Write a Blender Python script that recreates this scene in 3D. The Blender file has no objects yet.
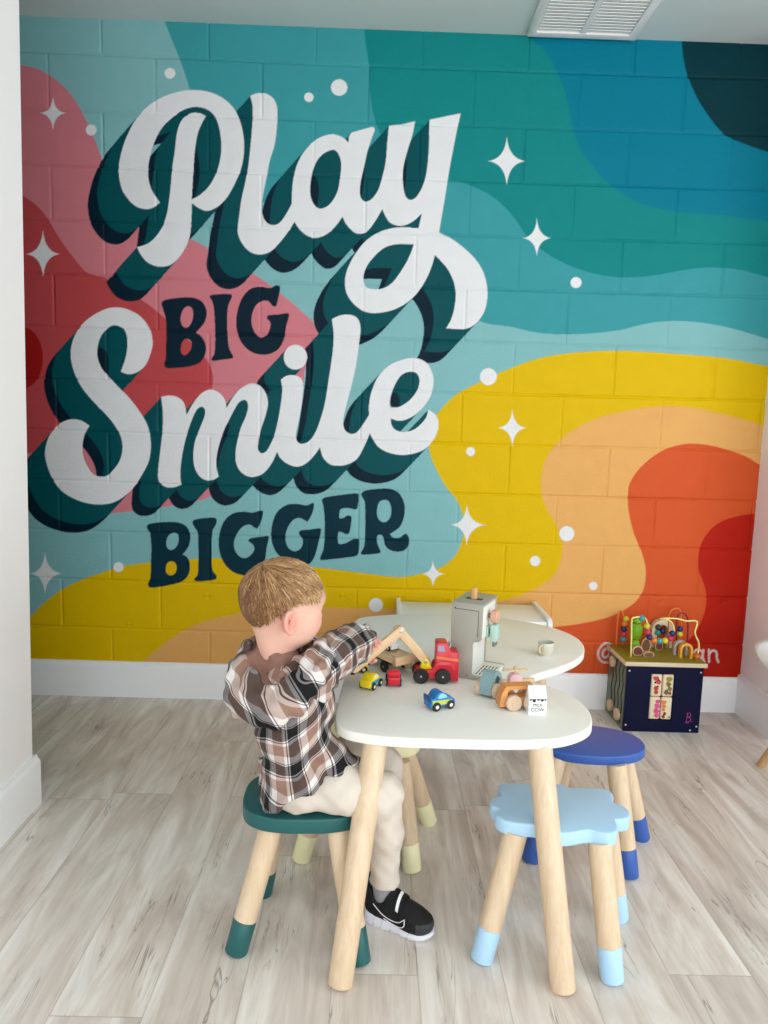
import bpy, bmesh, math, random
import numpy as np
from mathutils import Vector, Matrix, noise as mnoise

random.seed(4); np.random.seed(4)
SC = bpy.context.scene
COL = SC.collection
PI = math.pi

# ------------------------------------------------------------------ camera
CAM = np.array([1.29015, -2.89255, 1.16029])
CR = np.array([0.99949, -0.00918, 0.03063]); CU = np.array([-0.02931, 0.11943, 0.99241]); CF = np.array([0.01277, 0.9928, -0.1191])
FPX = 710.0
def wall_pt(px, py):
    """photo pixel -> (x, z) on the mural wall y = 0"""
    d = CF + CR * (px - 384) / FPX - CU * (py - 512) / FPX
    t = -CAM[1] / d[1]
    return CAM[0] + t * d[0], CAM[2] + t * d[2]

# ------------------------------------------------------------------ materials
def lin(c):
    c = c / 255.0
    return c / 12.92 if c <= 0.04045 else ((c + 0.055) / 1.055) ** 2.4
def rgb(r, g, b): return (lin(r), lin(g), lin(b), 1.0)

class NT:
    def __init__(s, name):
        s.m = bpy.data.materials.new(name); s.m.use_nodes = True
        s.t = s.m.node_tree; s.n = s.t.nodes; s.b = s.n['Principled BSDF']
    def new(s, kind, **kw):
        nd = s.n.new(kind)
        for k, v in kw.items(): setattr(nd, k, v)
        return nd
    def link(s, a, b): s.t.links.new(a, b)
    def val(s, nd, i, v):
        if hasattr(v, 'is_linked') or isinstance(v, bpy.types.NodeSocket): s.link(v, nd.inputs[i])
        else: nd.inputs[i].default_value = v
    def math(s, op, a, b=0.0, c=0.0):
        nd = s.new('ShaderNodeMath', operation=op)
        s.val(nd, 0, a); s.val(nd, 1, b)
        if op in ('MULTIPLY_ADD', 'SMOOTH_MIN', 'COMPARE'): s.val(nd, 2, c)
        return nd.outputs[0]
    def mix(s, fac, a, b):
        nd = s.new('ShaderNodeMix', data_type='RGBA')
        s.val(nd, 0, fac); s.val(nd, 6, a); s.val(nd, 7, b)
        return nd.outputs[2]
    def obj(s): return s.new('ShaderNodeTexCoord').outputs['Object']
    def mapping(s, vec, scale=(1, 1, 1), rot=(0, 0, 0), loc=(0, 0, 0)):
        nd = s.new('ShaderNodeMapping'); s.link(vec, nd.inputs[0])
        nd.inputs['Scale'].default_value = scale; nd.inputs['Rotation'].default_value = rot; nd.inputs['Location'].default_value = loc
        return nd.outputs[0]
    def noise(s, vec, scale, detail=3, rough=0.5, dist=0.0):
        nd = s.new('ShaderNodeTexNoise'); s.link(vec, nd.inputs['Vector'])
        nd.inputs['Scale'].default_value = scale; nd.inputs['Detail'].default_value = detail
        nd.inputs['Roughness'].default_value = rough; nd.inputs['Distortion'].default_value = dist
        return nd.outputs['Fac']
    def ramp(s, fac, stops):
        nd = s.new('ShaderNodeValToRGB'); s.link(fac, nd.inputs[0]); e = nd.color_ramp.elements
        while len(e) < len(stops): e.new(0.5)
        for el, (p, c) in zip(e, stops): el.position = p; el.color = c
        return nd.outputs[0]
    def bump(s, h, strength=0.2, dist=0.002):
        nd = s.new('ShaderNodeBump'); s.link(h, nd.inputs['Height'])
        nd.inputs['Strength'].default_value = strength; nd.inputs['Distance'].default_value = dist
        s.link(nd.outputs[0], s.b.inputs['Normal'])
    def color(s, c): s.val(s.b, 'Base Color', c)
    def rough(s, r): s.val(s.b, 'Roughness', r)

def paint(name, c, rough=0.5, bump=0.0, bscale=60, vary=0.05, spec=0.5, sss=0.0):
    """plain painted / moulded surface with faint procedural variation"""
    k = NT(name); o = k.obj()
    n = k.noise(o, 9, 4)
    f = k.math('MULTIPLY_ADD', n, 2 * vary, 1 - vary)
    mm = k.new('ShaderNodeMix', data_type='RGBA', blend_type='MULTIPLY'); mm.inputs[0].default_value = 1
    mm.inputs[6].default_value = c; k.link(f, mm.inputs[7]); k.color(mm.outputs[2])
    k.rough(rough); k.b.inputs['Specular IOR Level'].default_value = spec
    if bump: k.bump(k.noise(o, bscale, 3), bump, 0.002)
    if sss:
        k.b.inputs['Subsurface Weight'].default_value = sss
        k.b.inputs['Subsurface Radius'].default_value = (0.012, 0.005, 0.003); k.b.inputs['Subsurface Scale'].default_value = 0.6
    return k.m

def wood(name, c1, c2, axis='Z', scale=1.0, rough=0.45):
    """natural wood with grain running along the given object axis"""
    k = NT(name); o = k.obj()
    sc = {'X': (1.2, 16, 16), 'Y': (16, 1.2, 16), 'Z': (16, 16, 1.2)}[axis]
    v = k.mapping(o, tuple(a * scale for a in sc))
    n1 = k.noise(v, 3.0, 5, 0.6, 0.6); n2 = k.noise(v, 14.0, 3, 0.6)
    f = k.math('ADD', k.math('MULTIPLY', n1, 0.75), k.math('MULTIPLY', n2, 0.25))
    k.color(k.ramp(f, [(0.3, c2), (0.62, c1)])); k.rough(rough); k.bump(n2, 0.08, 0.001)
    return k.m

# ------------------------------------------------------------------ mesh building
def link_mesh(name, verts, faces, mats, parent=None, smooth=None, matidx=None):
    me = bpy.data.meshes.new(name)
    me.from_pydata([tuple(v) for v in verts], [], [tuple(f) for f in faces]); me.update()
    o = bpy.data.objects.new(name, me); COL.objects.link(o)
    for m in (mats if isinstance(mats, (list, tuple)) else [mats]): me.materials.append(m)
    if matidx is not None: me.polygons.foreach_set('material_index', np.array(matidx, np.int32))
    if smooth is not None: shade(me, smooth)
    if parent is not None: o.parent = parent
    return o
def shade(me, ang):
    me.polygons.foreach_set('use_smooth', np.ones(len(me.polygons), bool))
    if ang < 180: me.set_sharp_from_angle(angle=math.radians(ang))
    me.update()

class G:
    """gathers shapes and links them as ONE mesh object"""
    def __init__(s): s.v = []; s.f = []; s.mi = []; s.cur = 0
    def add(s, verts, faces):
        n = len(s.v); s.v += [Vector(v) for v in verts]; s.f += [[i + n for i in f] for f in faces]; s.mi += [s.cur] * len(faces); return s
    def bm(s, b):
        b.verts.index_update(); s.add([v.co.copy() for v in b.verts], [[v.index for v in f.verts] for f in b.faces]); b.free(); return s
    def box(s, lo, hi, bev=0.0, seg=2, mat=None):
        b = bmesh.new(); bmesh.ops.create_cube(b, size=1)
        lo, hi = Vector(lo), Vector(hi)
        for v in b.verts: v.co = Vector(((v.co.x + .5) * (hi.x - lo.x) + lo.x, (v.co.y + .5) * (hi.y - lo.y) + lo.y, (v.co.z + .5) * (hi.z - lo.z) + lo.z))
        if bev: bmesh.ops.bevel(b, geom=b.edges[:], offset=bev, segments=seg, affect='EDGES', profile=0.5)
        if mat is not None: bmesh.ops.transform(b, matrix=mat, verts=b.verts[:])
        return s.bm(b)
    def prism(s, poly, h0, h1, bev=0.0, seg=2, plane='XY', mat=None):
        """outline extruded: XY along z, XZ along y, YZ along x"""
        b = bmesh.new()
        def P(u, w, h): return {'XY': (u, w, h), 'XZ': (u, h, w), 'YZ': (h, u, w)}[plane]
        lo = [b.verts.new(P(u, w, h0)) for u, w in poly]; hi = [b.verts.new(P(u, w, h1)) for u, w in poly]
        n = len(poly)
        caps = [b.faces.new(lo), b.faces.new(hi)]
        for i in range(n): b.faces.new((lo[i], lo[(i + 1) % n], hi[(i + 1) % n], hi[i]))
        bmesh.ops.recalc_face_normals(b, faces=b.faces[:])
        if bev:
            es = [e for f in caps for e in f.edges]
            bmesh.ops.bevel(b, geom=es, offset=bev, segments=seg, affect='EDGES', profile=0.5)
        if mat is not None: bmesh.ops.transform(b, matrix=mat, verts=b.verts[:])
        return s.bm(b)
    def frame(s, outer, inner, h0, h1, plane='XY', bev=0.0, mat=None):
        """ring between two outlines with equal point counts, extruded"""
        def P(u, w, h): return {'XY': (u, w, h), 'XZ': (u, h, w), 'YZ': (h, u, w)}[plane]
        b = bmesh.new(); n = len(outer)
        O0 = [b.verts.new(P(*p, h0)) for p in outer]; O1 = [b.verts.new(P(*p, h1)) for p in outer]
        I0 = [b.verts.new(P(*p, h0)) for p in inner]; I1 = [b.verts.new(P(*p, h1)) for p in inner]
        for i in range(n):
            j = (i + 1) % n
            b.faces.new((O0[i], O0[j], O1[j], O1[i])); b.faces.new((I0[i], I1[i], I1[j], I0[j]))
            b.faces.new((O0[i], I0[i], I0[j], O0[j])); b.faces.new((O1[i], O1[j], I1[j], I1[i]))
        bmesh.ops.recalc_face_normals(b, faces=b.faces[:])
        if bev:
            es = [e for e in b.edges if abs(e.calc_face_angle(0)) > 1.2]
            bmesh.ops.bevel(b, geom=es, offset=bev, segments=2, affect='EDGES', profile=0.5)
        if mat is not None: bmesh.ops.transform(b, matrix=mat, verts=b.verts[:])
        return s.bm(b)
    def rings(s, rings, cap=True, closed=False):
        n = len(rings[0]); vs = [p for r in rings for p in r]; fs = []
        m = len(rings)
        for i in range(m if closed else m - 1):
            a, c = i * n, ((i + 1) % m) * n
            for j in range(n):
                k = (j + 1) % n; fs.append((a + j, a + k, c + k, c + j))
        if cap and not closed: fs += [tuple(reversed(range(n))), tuple(range((m - 1) * n, m * n))]
        return s.add(vs, fs)
    def tube(s, pts, rad, n=12, cap=True, closed=False):
        pts = [Vector(p) for p in pts]; m = len(pts)
        rad = rad if isinstance(rad, (list, tuple)) else [rad] * m
        ref = None; R = []
        for i, p in enumerate(pts):
            if closed: t = pts[(i + 1) % m] - pts[i - 1]
            else: t = pts[min(i + 1, m - 1)] - pts[max(i - 1, 0)]
            t.normalize()
            if ref is None:
                ref = Vector((0, 0, 1)) if abs(t.z) < .9 else Vector((1, 0, 0))
            u = (ref - t * ref.dot(t)).normalized(); w = t.cross(u); ref = u
            R.append([p + (u * math.cos(a) + w * math.sin(a)) * rad[i] for a in (2 * PI * j / n for j in range(n))])
        return s.rings(R, cap, closed)
    def rod(s, a, b, r0, r1=None, n=24, round_=0.0):
        """straight turned rod with softened ends"""
        a, b = Vector(a), Vector(b); r1 = r0 if r1 is None else r1; d = (b - a); L = d.length; d.normalize()
        if round_:
            k = round_
            P = [a, a + d * k * .25, a + d * k, b - d * k, b - d * k * .25, b]
            Q = [r0 - k, r0 - k * .3, r0, r1, r1 - k * .3, r1 - k]
        else: P, Q = [a, b], [r0, r1]
        return s.tube(P, Q, n)
    def lathe(s, prof, n=32, mat=None, cap=True):
        R = [[Vector((r * math.cos(2 * PI * j / n), r * math.sin(2 * PI * j / n), z)) for j in range(n)] for r, z in prof]
        if mat is not None: R = [[mat @ p for p in r] for r in R]
        return s.rings(R, cap)
    def ball(s, c, r, n=16, m=10, sc=(1, 1, 1)):
        c = Vector(c)
        prof = [(max(1e-4, math.sin(PI * i / m)) * r, -math.cos(PI * i / m) * r) for i in range(m + 1)]
        R = [[c + Vector((q * math.cos(2 * PI * j / n) * sc[0], q * math.sin(2 * PI * j / n) * sc[1], z * sc[2])) for j in range(n)] for q, z in prof]
        return s.rings(R)
    def go(s, name, mats, parent=None, smooth=35):
        return link_mesh(name, s.v, s.f, mats, parent, smooth, s.mi if isinstance(mats, (list, tuple)) else None)

def crom(pts, seg=6, closed=True):
    """Catmull-Rom curve through points; a third value marks a sharp corner"""
    n = len(pts); out = []
    P = [np.array(p[:2], float) for p in pts]; C = [len(p) > 2 and bool(p[2]) for p in pts]
    rng = range(n) if closed else range(n - 1)
    for i in rng:
        p1, p2 = P[i], P[(i + 1) % n]
        p0 = P[i - 1] if (closed or i > 0) else p1
        p3 = P[(i + 2) % n] if (closed or i < n - 2) else p2
        L = np.linalg.norm(p2 - p1) + 1e-9
        m1 = (p2 - p0); m2 = (p3 - p1)
        l0 = np.linalg.norm(p1 - p0) + 1e-9; l3 = np.linalg.norm(p3 - p2) + 1e-9
        m1 = m1 / (l0 + L) * L; m2 = m2 / (L + l3) * L
        if C[i]: m1 = (p2 - p1)
        if C[(i + 1) % n]: m2 = (p2 - p1)
        for k in range(seg):
            t = k / seg; t2, t3 = t * t, t ** 3
            out.append(tuple((2 * t3 - 3 * t2 + 1) * p1 + (t3 - 2 * t2 + t) * m1 + (-2 * t3 + 3 * t2) * p2 + (t3 - t2) * m2))
    if not closed: out.append(tuple(P[-1]))
    return out

def rrect(w, h, r, n=5, cx=0, cy=0):
    o = []
    for sx, sy, a0 in ((1, 1, 0), (-1, 1, 90), (-1, -1, 180), (1, -1, 270)):
        for k in range(n + 1):
            a = math.radians(a0 + 90 * k / n); o.append((cx + sx * (w / 2 - r) + r * math.cos(a), cy + sy * (h / 2 - r) + r * math.sin(a)))
    return o
def circ(r, n=24, cx=0, cy=0, sx=1, sy=1): return [(cx + r * sx * math.cos(2 * PI * i / n), cy + r * sy * math.sin(2 * PI * i / n)) for i in range(n)]

# ------------------------------------------------------------------ things
def tag(o, label, cat, group=None):
    o['label'] = label; o['category'] = cat
    if group: o['group'] = group
    return o
def thing(name, label, cat, loc=(0, 0, 0), rz=0.0, group=None):
    o = bpy.data.objects.new(name, None); COL.objects.link(o); o.empty_display_size = 0.05
    o.location = loc; o.rotation_euler = (0, 0, rz)
    return tag(o, label, cat, group)
def struct(o): o['kind'] = 'structure'; return o
# ================================================================== THE ROOM
m_white = paint('white_wall_paint', rgb(248, 246, 246), 0.6, 0.06, 90, 0.01)
m_base = paint('white_baseboard', rgb(247, 247, 249), 0.35, 0, 0, 0.01)
m_ceil = paint('ceiling_teal_bounce', rgb(206, 217, 216), 0.7, 0.08, 120, 0.01)  # teal tint stands in for light bounced off the mural

def floor_material():
    k = NT('pale_oak_vinyl_planks'); o = k.obj()
    s = k.new('ShaderNodeSeparateXYZ'); k.link(o, s.inputs[0]); X, Y = s.outputs[0], s.outputs[1]
    W, L = 0.182, 1.22
    px = k.math('DIVIDE', k.math('ADD', X, 0.045), W); col = k.math('FLOOR', px); fx = k.math('FRACT', px)
    wn = k.new('ShaderNodeTexWhiteNoise', noise_dimensions='1D'); k.link(k.math('ADD', col, 3.7), wn.inputs['W'])
    py = k.math('ADD', k.math('DIVIDE', Y, L), k.math('MULTIPLY', wn.outputs['Value'], 7.0)); row = k.math('FLOOR', py); fy = k.math('FRACT', py)
    w2 = k.new('ShaderNodeTexWhiteNoise', noise_dimensions='2D'); c2 = k.new('ShaderNodeCombineXYZ')
    k.link(col, c2.inputs[0]); k.link(row, c2.inputs[1]); k.link(c2.outputs[0], w2.inputs['Vector'])
    rnd = w2.outputs['Value']
    off = k.new('ShaderNodeCombineXYZ'); k.link(k.math('MULTIPLY', rnd, 37.0), off.inputs[0]); k.link(k.math('MULTIPLY', rnd, 91.0), off.inputs[1]); k.link(k.math('MULTIPLY', rnd, 13.0), off.inputs[2])
    va = k.new('ShaderNodeVectorMath', operation='ADD'); k.link(o, va.inputs[0]); k.link(off.outputs[0], va.inputs[1])
    v1 = k.mapping(va.outputs[0], (7, 1.3, 1)); v2 = k.mapping(va.outputs[0], (34, 1.6, 1)); v3 = k.mapping(va.outputs[0], (10, 1.0, 1)); v4 = k.mapping(va.outputs[0], (120, 5, 1))
    n1 = k.noise(v1, 1.5, 5, 0.6, 1.2)      # broad cloudy bands
    n2 = k.noise(v2, 1.8, 5, 0.65, 0.5)     # grain
    n4 = k.noise(v4, 2.0, 2, 0.5)
    n3 = k.noise(v3, 1.1, 4, 0.55, 1.6)     # dark mineral streaks along a contour line of the field
    ridge = k.math('ABSOLUTE', k.math('SUBTRACT', n3, 0.5))
    crack = k.math('SUBTRACT', 1.0, k.math('MINIMUM', k.math('DIVIDE', ridge, 0.011), 1.0))
    gate = k.math('MINIMUM', k.math('MAXIMUM', k.math('MULTIPLY', k.math('SUBTRACT', k.noise(k.mapping(va.outputs[0], (4, 2.2, 1)), 1.6, 2), 0.5), 9.0), 0.0), 1.0)
    crack = k.math('MULTIPLY', crack, gate)
    base = k.ramp(n1, [(0.30, rgb(194, 180, 169)), (0.47, rgb(219, 208, 198)), (0.60, rgb(234, 227, 219)), (0.72, rgb(243, 238, 232))])
    g = k.math('MULTIPLY_ADD', n2, 0.42, 0.79); g = k.math('MULTIPLY', g, k.math('MULTIPLY_ADD', n4, 0.10, 0.95))
    g = k.math('MULTIPLY', g, k.math('MULTIPLY_ADD', rnd, 0.10, 0.94))
    mm = k.new('ShaderNodeMix', data_type='RGBA', blend_type='MULTIPLY'); mm.inputs[0].default_value = 1; k.link(base, mm.inputs[6]); k.link(g, mm.inputs[7])
    c = k.mix(k.math('MULTIPLY', crack, 0.62), mm.outputs[2], rgb(98, 84, 74))
    e1 = k.math('MINIMUM', fx, k.math('SUBTRACT', 1.0, fx)); e2 = k.math('MULTIPLY', k.math('MINIMUM', fy, k.math('SUBTRACT', 1.0, fy)), L / W)
    e = k.math('MINIMUM', e1, e2)
    gap = k.math('SUBTRACT', 1.0, k.math('MINIMUM', k.math('DIVIDE', e, 0.011), 1.0))
    c = k.mix(k.math('MULTIPLY', gap, 0.40), c, rgb(112, 100, 90))
    k.color(c); k.rough(k.math('MULTIPLY_ADD', n2, 0.15, 0.34))
    k.bump(k.math('SUBTRACT', k.math('MULTIPLY', n2, 0.25), gap), 0.25, 0.0012)
    return k.m
m_floor = floor_material()

def sbox(name, lo, hi, mat, bev=0.0): return struct(G().box(lo, hi, bev).go(name, mat, None, 35))
XL, XR, YF, H = -1.6, 4.7, -6.4, 2.655
PX = 0.287                                     # the white partition on the left
sbox('floor', (XL - .1, YF - .1, -.06), (XR + .1, .06, 0.0), m_floor)
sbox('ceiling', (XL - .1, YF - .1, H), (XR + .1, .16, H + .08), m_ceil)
sbox('wall_left', (XL - .1, YF, 0), (XL, .06, H), m_white)
pw = sbox('wall_partition', (PX - .13, YF, 0), (PX, -.864, H), m_white)
for v in pw.data.vertices:                     # slightly out of plumb
    if v.co.z > 1 and v.co.x > PX - .01: v.co.x += .030
sbox('wall_right', (2.858, -.275, 0), (XR + .1, .06, H), m_white)
# window walls of the room, to the right and behind the viewer
g = G(); g.box((XR, YF, 0), (XR + .1, -.27, .25)); g.box((XR, YF, 2.35), (XR + .1, -.27, H)); g.box((XR, YF, .25), (XR + .1, -5.9, 2.35)); g.box((XR, -1.9, .25), (XR + .1, -.27, 2.35))
struct(g.go('wall_right_window', m_white))
g = G(); g.box((XL, YF - .1, 0), (XR, YF, .25)); g.box((XL, YF - .1, 2.35), (XR, YF, H)); g.box((XL, YF - .1, .25), (.7, YF, 2.35)); g.box((4.2, YF - .1, .25), (XR, YF, 2.35))
struct(g.go('wall_front', m_white))
for nm, lo, hi, ax in (('window_1', (XR + .02, -5.9, .25), (XR + .07, -1.9, 2.35), 1), ('window_2', (.7, YF - .07, .25), (4.2, YF - .02, 2.35), 0)):
    g = G(); n = 4
    for i in range(n + 1):
        a = lo[ax] + (hi[ax] - lo[ax] - .05) * i / n; l, h = list(lo), list(hi); l[ax] = a; h[ax] = a + .05; g.box(l, h)
    for z in (lo[2], hi[2] - .05):
        l, h = list(lo), list(hi); l[2] = z; h[2] = z + .05; g.box(l, h)
    struct(g.go(nm, m_base))

def base_profile(t, h):  # ogee-topped board: depth, height
    return [(0, 0), (t, 0), (t, h - .022), (t * .8, h - .012), (t * .55, h - .008), (t * .5, h), (0, h)]
def baseboard(name, a, b, t=.016, h=.155):
    """board along the floor from a to b, its face to the left of the walk a -> b"""
    a, b = Vector(a), Vector(b); d = (b - a).normalized(); nrm = Vector((-d.y, d.x, 0)); pr = base_profile(t, h)
    g = G(); g.rings([[p + nrm * u + Vector((0, 0, w)) for u, w in pr] for p in (a, b)])
    return struct(g.go(name, m_base, None, 30))
o = baseboard('baseboard_back', (2.858, 0, 0), (XL, 0, 0), .014, .152)
baseboard('baseboard_right', (2.858, -.275, 0), (2.858, 0, 0), .016, .165)
baseboard('baseboard_left', (PX, -.852, 0), (PX, YF, 0), .020, .152)
baseboard('baseboard_left_end', (PX - .13, -.864, 0), (PX - .001, -.864, 0), .012, .152)

# ------------------------------------------------------------------ ceiling grille
m_vent = paint('white_vent_metal', rgb(236, 236, 235), 0.4, 0, 0, 0.01)
m_vent_back = paint('vent_pale_lining', rgb(225, 225, 225), 0.9, 0, 0, 0.02)  # pale backing sheet behind the louvers
vt = thing('ceiling_vent', 'white louvred air vent with two panels in the ceiling above the mural', 'vent', (2.017, -.23, H))
W2, D2 = .206, .215
g = G(); g.frame([(-W2, -D2), (W2, -D2), (W2, D2), (-W2, D2)], [(-W2 + .032, -D2 + .032), (W2 - .032, -D2 + .032), (W2 - .032, D2 - .032), (-W2 + .032, D2 - .032)], -.014, 0, 'XY', .003)
g.box((-.011, -D2 + .03, -.012), (.011, D2 - .03, -.001)); g.go('vent_frame', m_vent, vt)
G().box((-W2 + .02, -D2 + .02, -.0015), (W2 - .02, D2 - .02, -.0005)).go('backing', m_vent_back, vt)
for sx in (-1, 1):
    g = G(); x0, x1 = (-W2 + .034, -.012) if sx < 0 else (.012, W2 - .034)
    for i in range(19):
        y = -D2 + .045 + i * (2 * D2 - .09) / 18
        g.box((x0, -.0142, -.0012), (x1, .0142, .0012), 0, 2, Matrix.Translation((0, y, -.0075)) @ Matrix.Rotation(math.radians(13), 4, 'X'))
    g.go('louver_panel', m_vent, vt)
# ================================================================== THE MURAL (painted block wall)
def crop(x0, y0, s): return lambda pts: [(x0 + p[0] / s, y0 + p[1] / s) + tuple(p[2:]) for p in pts]
AQ = (128, 181, 184); T1 = (58, 150, 157); T2 = (16, 130, 130); BL = (0, 118, 142); NV = (0, 50, 58)
PK = (205, 122, 132); RD = (186, 72, 76); DR = (160, 24, 26); YE = (218, 180, 0); PE = (224, 168, 98); OR = (208, 86, 42); RE = (180, 30, 14)
WH = (226, 227, 229); TE = (0, 76, 82); NA = (3, 32, 46)

MX0, MX1, MZ0, MZ1, ST = -0.18, 2.858, 0.12, H, 0.003
SS = 2                                               # coverage samples per cell and axis
NXg = int(round((MX1 - MX0) / ST)); NZg = int(round((MZ1 - MZ0) / ST))
RW, RH = (NXg + 1) * SS, (NZg + 1) * SS
def raster(loops):
    """even-odd fill of wall-space outlines on the sample grid"""
    M = np.zeros((RH, RW + 1), np.int32)
    for lp in loops:
        P = np.array([wall_pt(*p[:2]) for p in lp])
        gx = (P[:, 0] - MX0) / ST * SS + (SS - 1) / 2.0; gz = (P[:, 1] - MZ0) / ST * SS + (SS - 1) / 2.0
        for i in range(len(P)):
            x0, z0, x1, z1 = gx[i - 1], gz[i - 1], gx[i], gz[i]
            if z0 == z1: continue
            if z0 > z1: x0, z0, x1, z1 = x1, z1, x0, z0
            r = np.arange(max(0, int(math.ceil(z0))), min(RH, int(math.ceil(z1))))
            if len(r) == 0: continue
            c = np.clip(np.ceil(x0 + (r - z0) * (x1 - x0) / (z1 - z0)), 0, RW).astype(int)
            np.add.at(M, (r, c), 1)
    return (np.cumsum(M, 1)[:, :RW] & 1).astype(bool)
def sweep(mask, v0, v1, n):
    """union of copies of a mask shifted along a straight pixel vector"""
    sx = 1 / 710.0 * 2.93 / ST * SS
    out = mask.copy()
    for k in range(1, n + 1):
        dx = int(round((v0[0] + (v1[0] - v0[0]) * k / n) * sx)); dz = int(round(-(v0[1] + (v1[1] - v0[1]) * k / n) * sx))
        a = np.zeros_like(mask)
        ys, yd = (slice(0, RH - dz), slice(dz, RH)) if dz >= 0 else (slice(-dz, RH), slice(0, RH + dz))
        xs, xd = (slice(0, RW - dx), slice(dx, RW)) if dx >= 0 else (slice(-dx, RW), slice(0, RW + dx))
        a[yd, xd] = mask[ys, xs]; out |= a
    return out

pic = np.zeros((RH, RW, 3), np.float32)
def lay(mask, c): pic[mask] = [lin(v) for v in c]
pic[:] = [lin(v) for v in AQ]
def region(c, curve, tail, seg=6): lay(raster([crom(curve, seg, False) + list(tail)]), c)

# ---- colour fields
region(T1, [(160, 10), (172, 40), (180, 60), (186, 77), (190, 90), (197, 115), (212, 150), (235, 185), (263, 202), (300, 207), (350, 218), (400, 235), (440, 270), (465, 305), (480, 321), (512, 327), (540, 333), (580, 334), (620, 330), (650, 323), (680, 321), (722, 326), (775, 341)], [(800, 341), (800, -20), (160, -20)])
region(T2, [(362, 10), (366, 45), (369, 65), (371, 100), (378, 128), (400, 165), (440, 181), (456, 181), (490, 195), (512, 215), (530, 240), (560, 261), (600, 275), (640, 277), (700, 268), (735, 269), (775, 279)], [(800, 280), (800, -20), (362, -20)])
region(BL, [(515, 20), (531, 38), (545, 51), (556, 70), (566, 95), (572, 125), (585, 156), (610, 184), (640, 203), (680, 212), (720, 215), (775, 222)], [(800, 222), (800, -20), (515, -20)])
region(NV, [(682, 20), (682, 41), (684, 60), (690, 82), (702, 106), (723, 133), (745, 144), (775, 154)], [(800, 154), (800, -20), (682, -20)])
region(PK, [(0, 60), (22, 65), (40, 70), (60, 83), (75, 100), (87, 122), (95, 140), (102, 158), (125, 195), (165, 226), (195, 241), (208, 248), (232, 262), (257, 276), (285, 297), (307, 316), (317, 327), (320, 335), (315, 350), (306, 366), (303, 386), (290, 425), (250, 472), (210, 497), (170, 506), (135, 511), (100, 513), (50, 505), (0, 500)], [(-30, 500), (-30, 60)])
region(RD, [(0, 185), (22, 195), (42, 211), (60, 239), (80, 266), (88, 273), (105, 278), (120, 286), (142, 300), (160, 314), (180, 332), (206, 359), (212, 371), (213, 382), (205, 410), (180, 438), (130, 452), (95, 446), (60, 450), (28, 453), (0, 455)], [(-30, 455), (-30, 185)])
lay(raster([circ(1.0, 40, 22, 358) and [(22 + 21 * math.cos(a), 358 + 31 * math.sin(a)) for a in np.linspace(0, 2 * PI, 48, endpoint=False)]]), DR)
region(YE, [(790, 369), (768, 366), (725, 358), (680, 354), (630, 351), (600, 351), (570, 353), (540, 358), (511, 368), (480, 382), (457, 394), (446, 404), (436, 416), (431, 431), (429, 447), (433, 462), (445, 485), (459, 504), (464.5, 527), (457, 553), (443, 566), (423, 573), (400, 577), (368, 573.5), (340, 570), (305, 566), (260, 561), (218, 558), (190, 559.5), (150, 562.5), (130, 565), (100, 573), (70, 585), (50, 598), (32, 615), (10, 640)], [(-30, 720), (800, 720)])
region(PE, [(790, 433), (759, 424), (735, 417), (700, 409), (665, 406), (630, 410), (590, 421), (565, 436), (548, 455), (541.5, 475), (542, 495), (548, 511), (556, 524), (562, 543), (561, 560), (552, 577), (532, 590), (509, 599), (480, 604), (450, 607), (394, 609), (350, 608), (320, 607.5), (260, 610), (233, 614.5), (200, 623), (173, 637), (144, 661), (120, 690)], [(120, 740), (800, 740)])
region(OR, [(790, 478), (759, 464), (745, 456), (725, 449), (705, 444.5), (685, 444), (662, 451), (642, 466), (630, 483), (628, 497), (629, 512), (634, 533), (642, 553), (646, 571), (643, 591), (632, 605), (609, 617), (579, 624), (552, 627.5), (520, 634), (470, 650), (440, 670)], [(440, 740), (800, 740)])
region(RE, [(790, 512), (754, 514), (739, 516), (719, 523), (705, 537), (699, 553), (699, 570), (705, 587), (706.5, 603), (702, 620), (692, 637), (672, 652), (650, 668), (630, 690)], [(630, 740), (800, 740)])

# ---- lettering outlines (1 = sharp corner)
playP = [[(160.2, 202.6, 1), (153.3, 207.5), (146.7, 209.2), (136.7, 206.7), (128.3, 199.2), (121.7, 188.3), (118.7, 170), (120.8, 155), (126.7, 136.7), (136.7, 118.3), (151.7, 103.3), (170, 94.2), (190, 90), (208.3, 91.7), (223.3, 98.3), (235, 110), (241.7, 126.7), (244.2, 146.7), (241.7, 166.7), (235, 183.5), (226.7, 198), (218, 206.5), (207, 211), (198, 207.5), (191, 202.3, 1), (191, 200, 1), (200, 195), (210, 185), (217.5, 170), (221.3, 151.7), (220.8, 136.7), (217.5, 121.7), (211.7, 112.5), (203.3, 108), (194, 107), (183.3, 110), (173.3, 116.7), (161.7, 128.3), (153.3, 145), (148.7, 163.3), (148.3, 176.7), (151.7, 190)]]
playStem = [[(205.8, 115.8, 1), (200, 113.3), (191.7, 113), (185, 116.7), (180, 123.3), (176.7, 135), (175, 150), (172.5, 166.7), (170.8, 186.7), (168.3, 206.7), (166.7, 215), (162.5, 226.7), (155, 237.5), (146.7, 244.2), (137, 247, 1), (140, 253.3), (146.7, 261.7), (155, 265.8), (161.7, 266.7), (170, 265), (178.3, 258.3), (185, 248.3), (189.7, 236.7), (191.3, 221.7), (192, 201.7), (192, 196.7), (193.3, 173.3), (195, 150), (198.3, 131.7)]]
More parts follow.
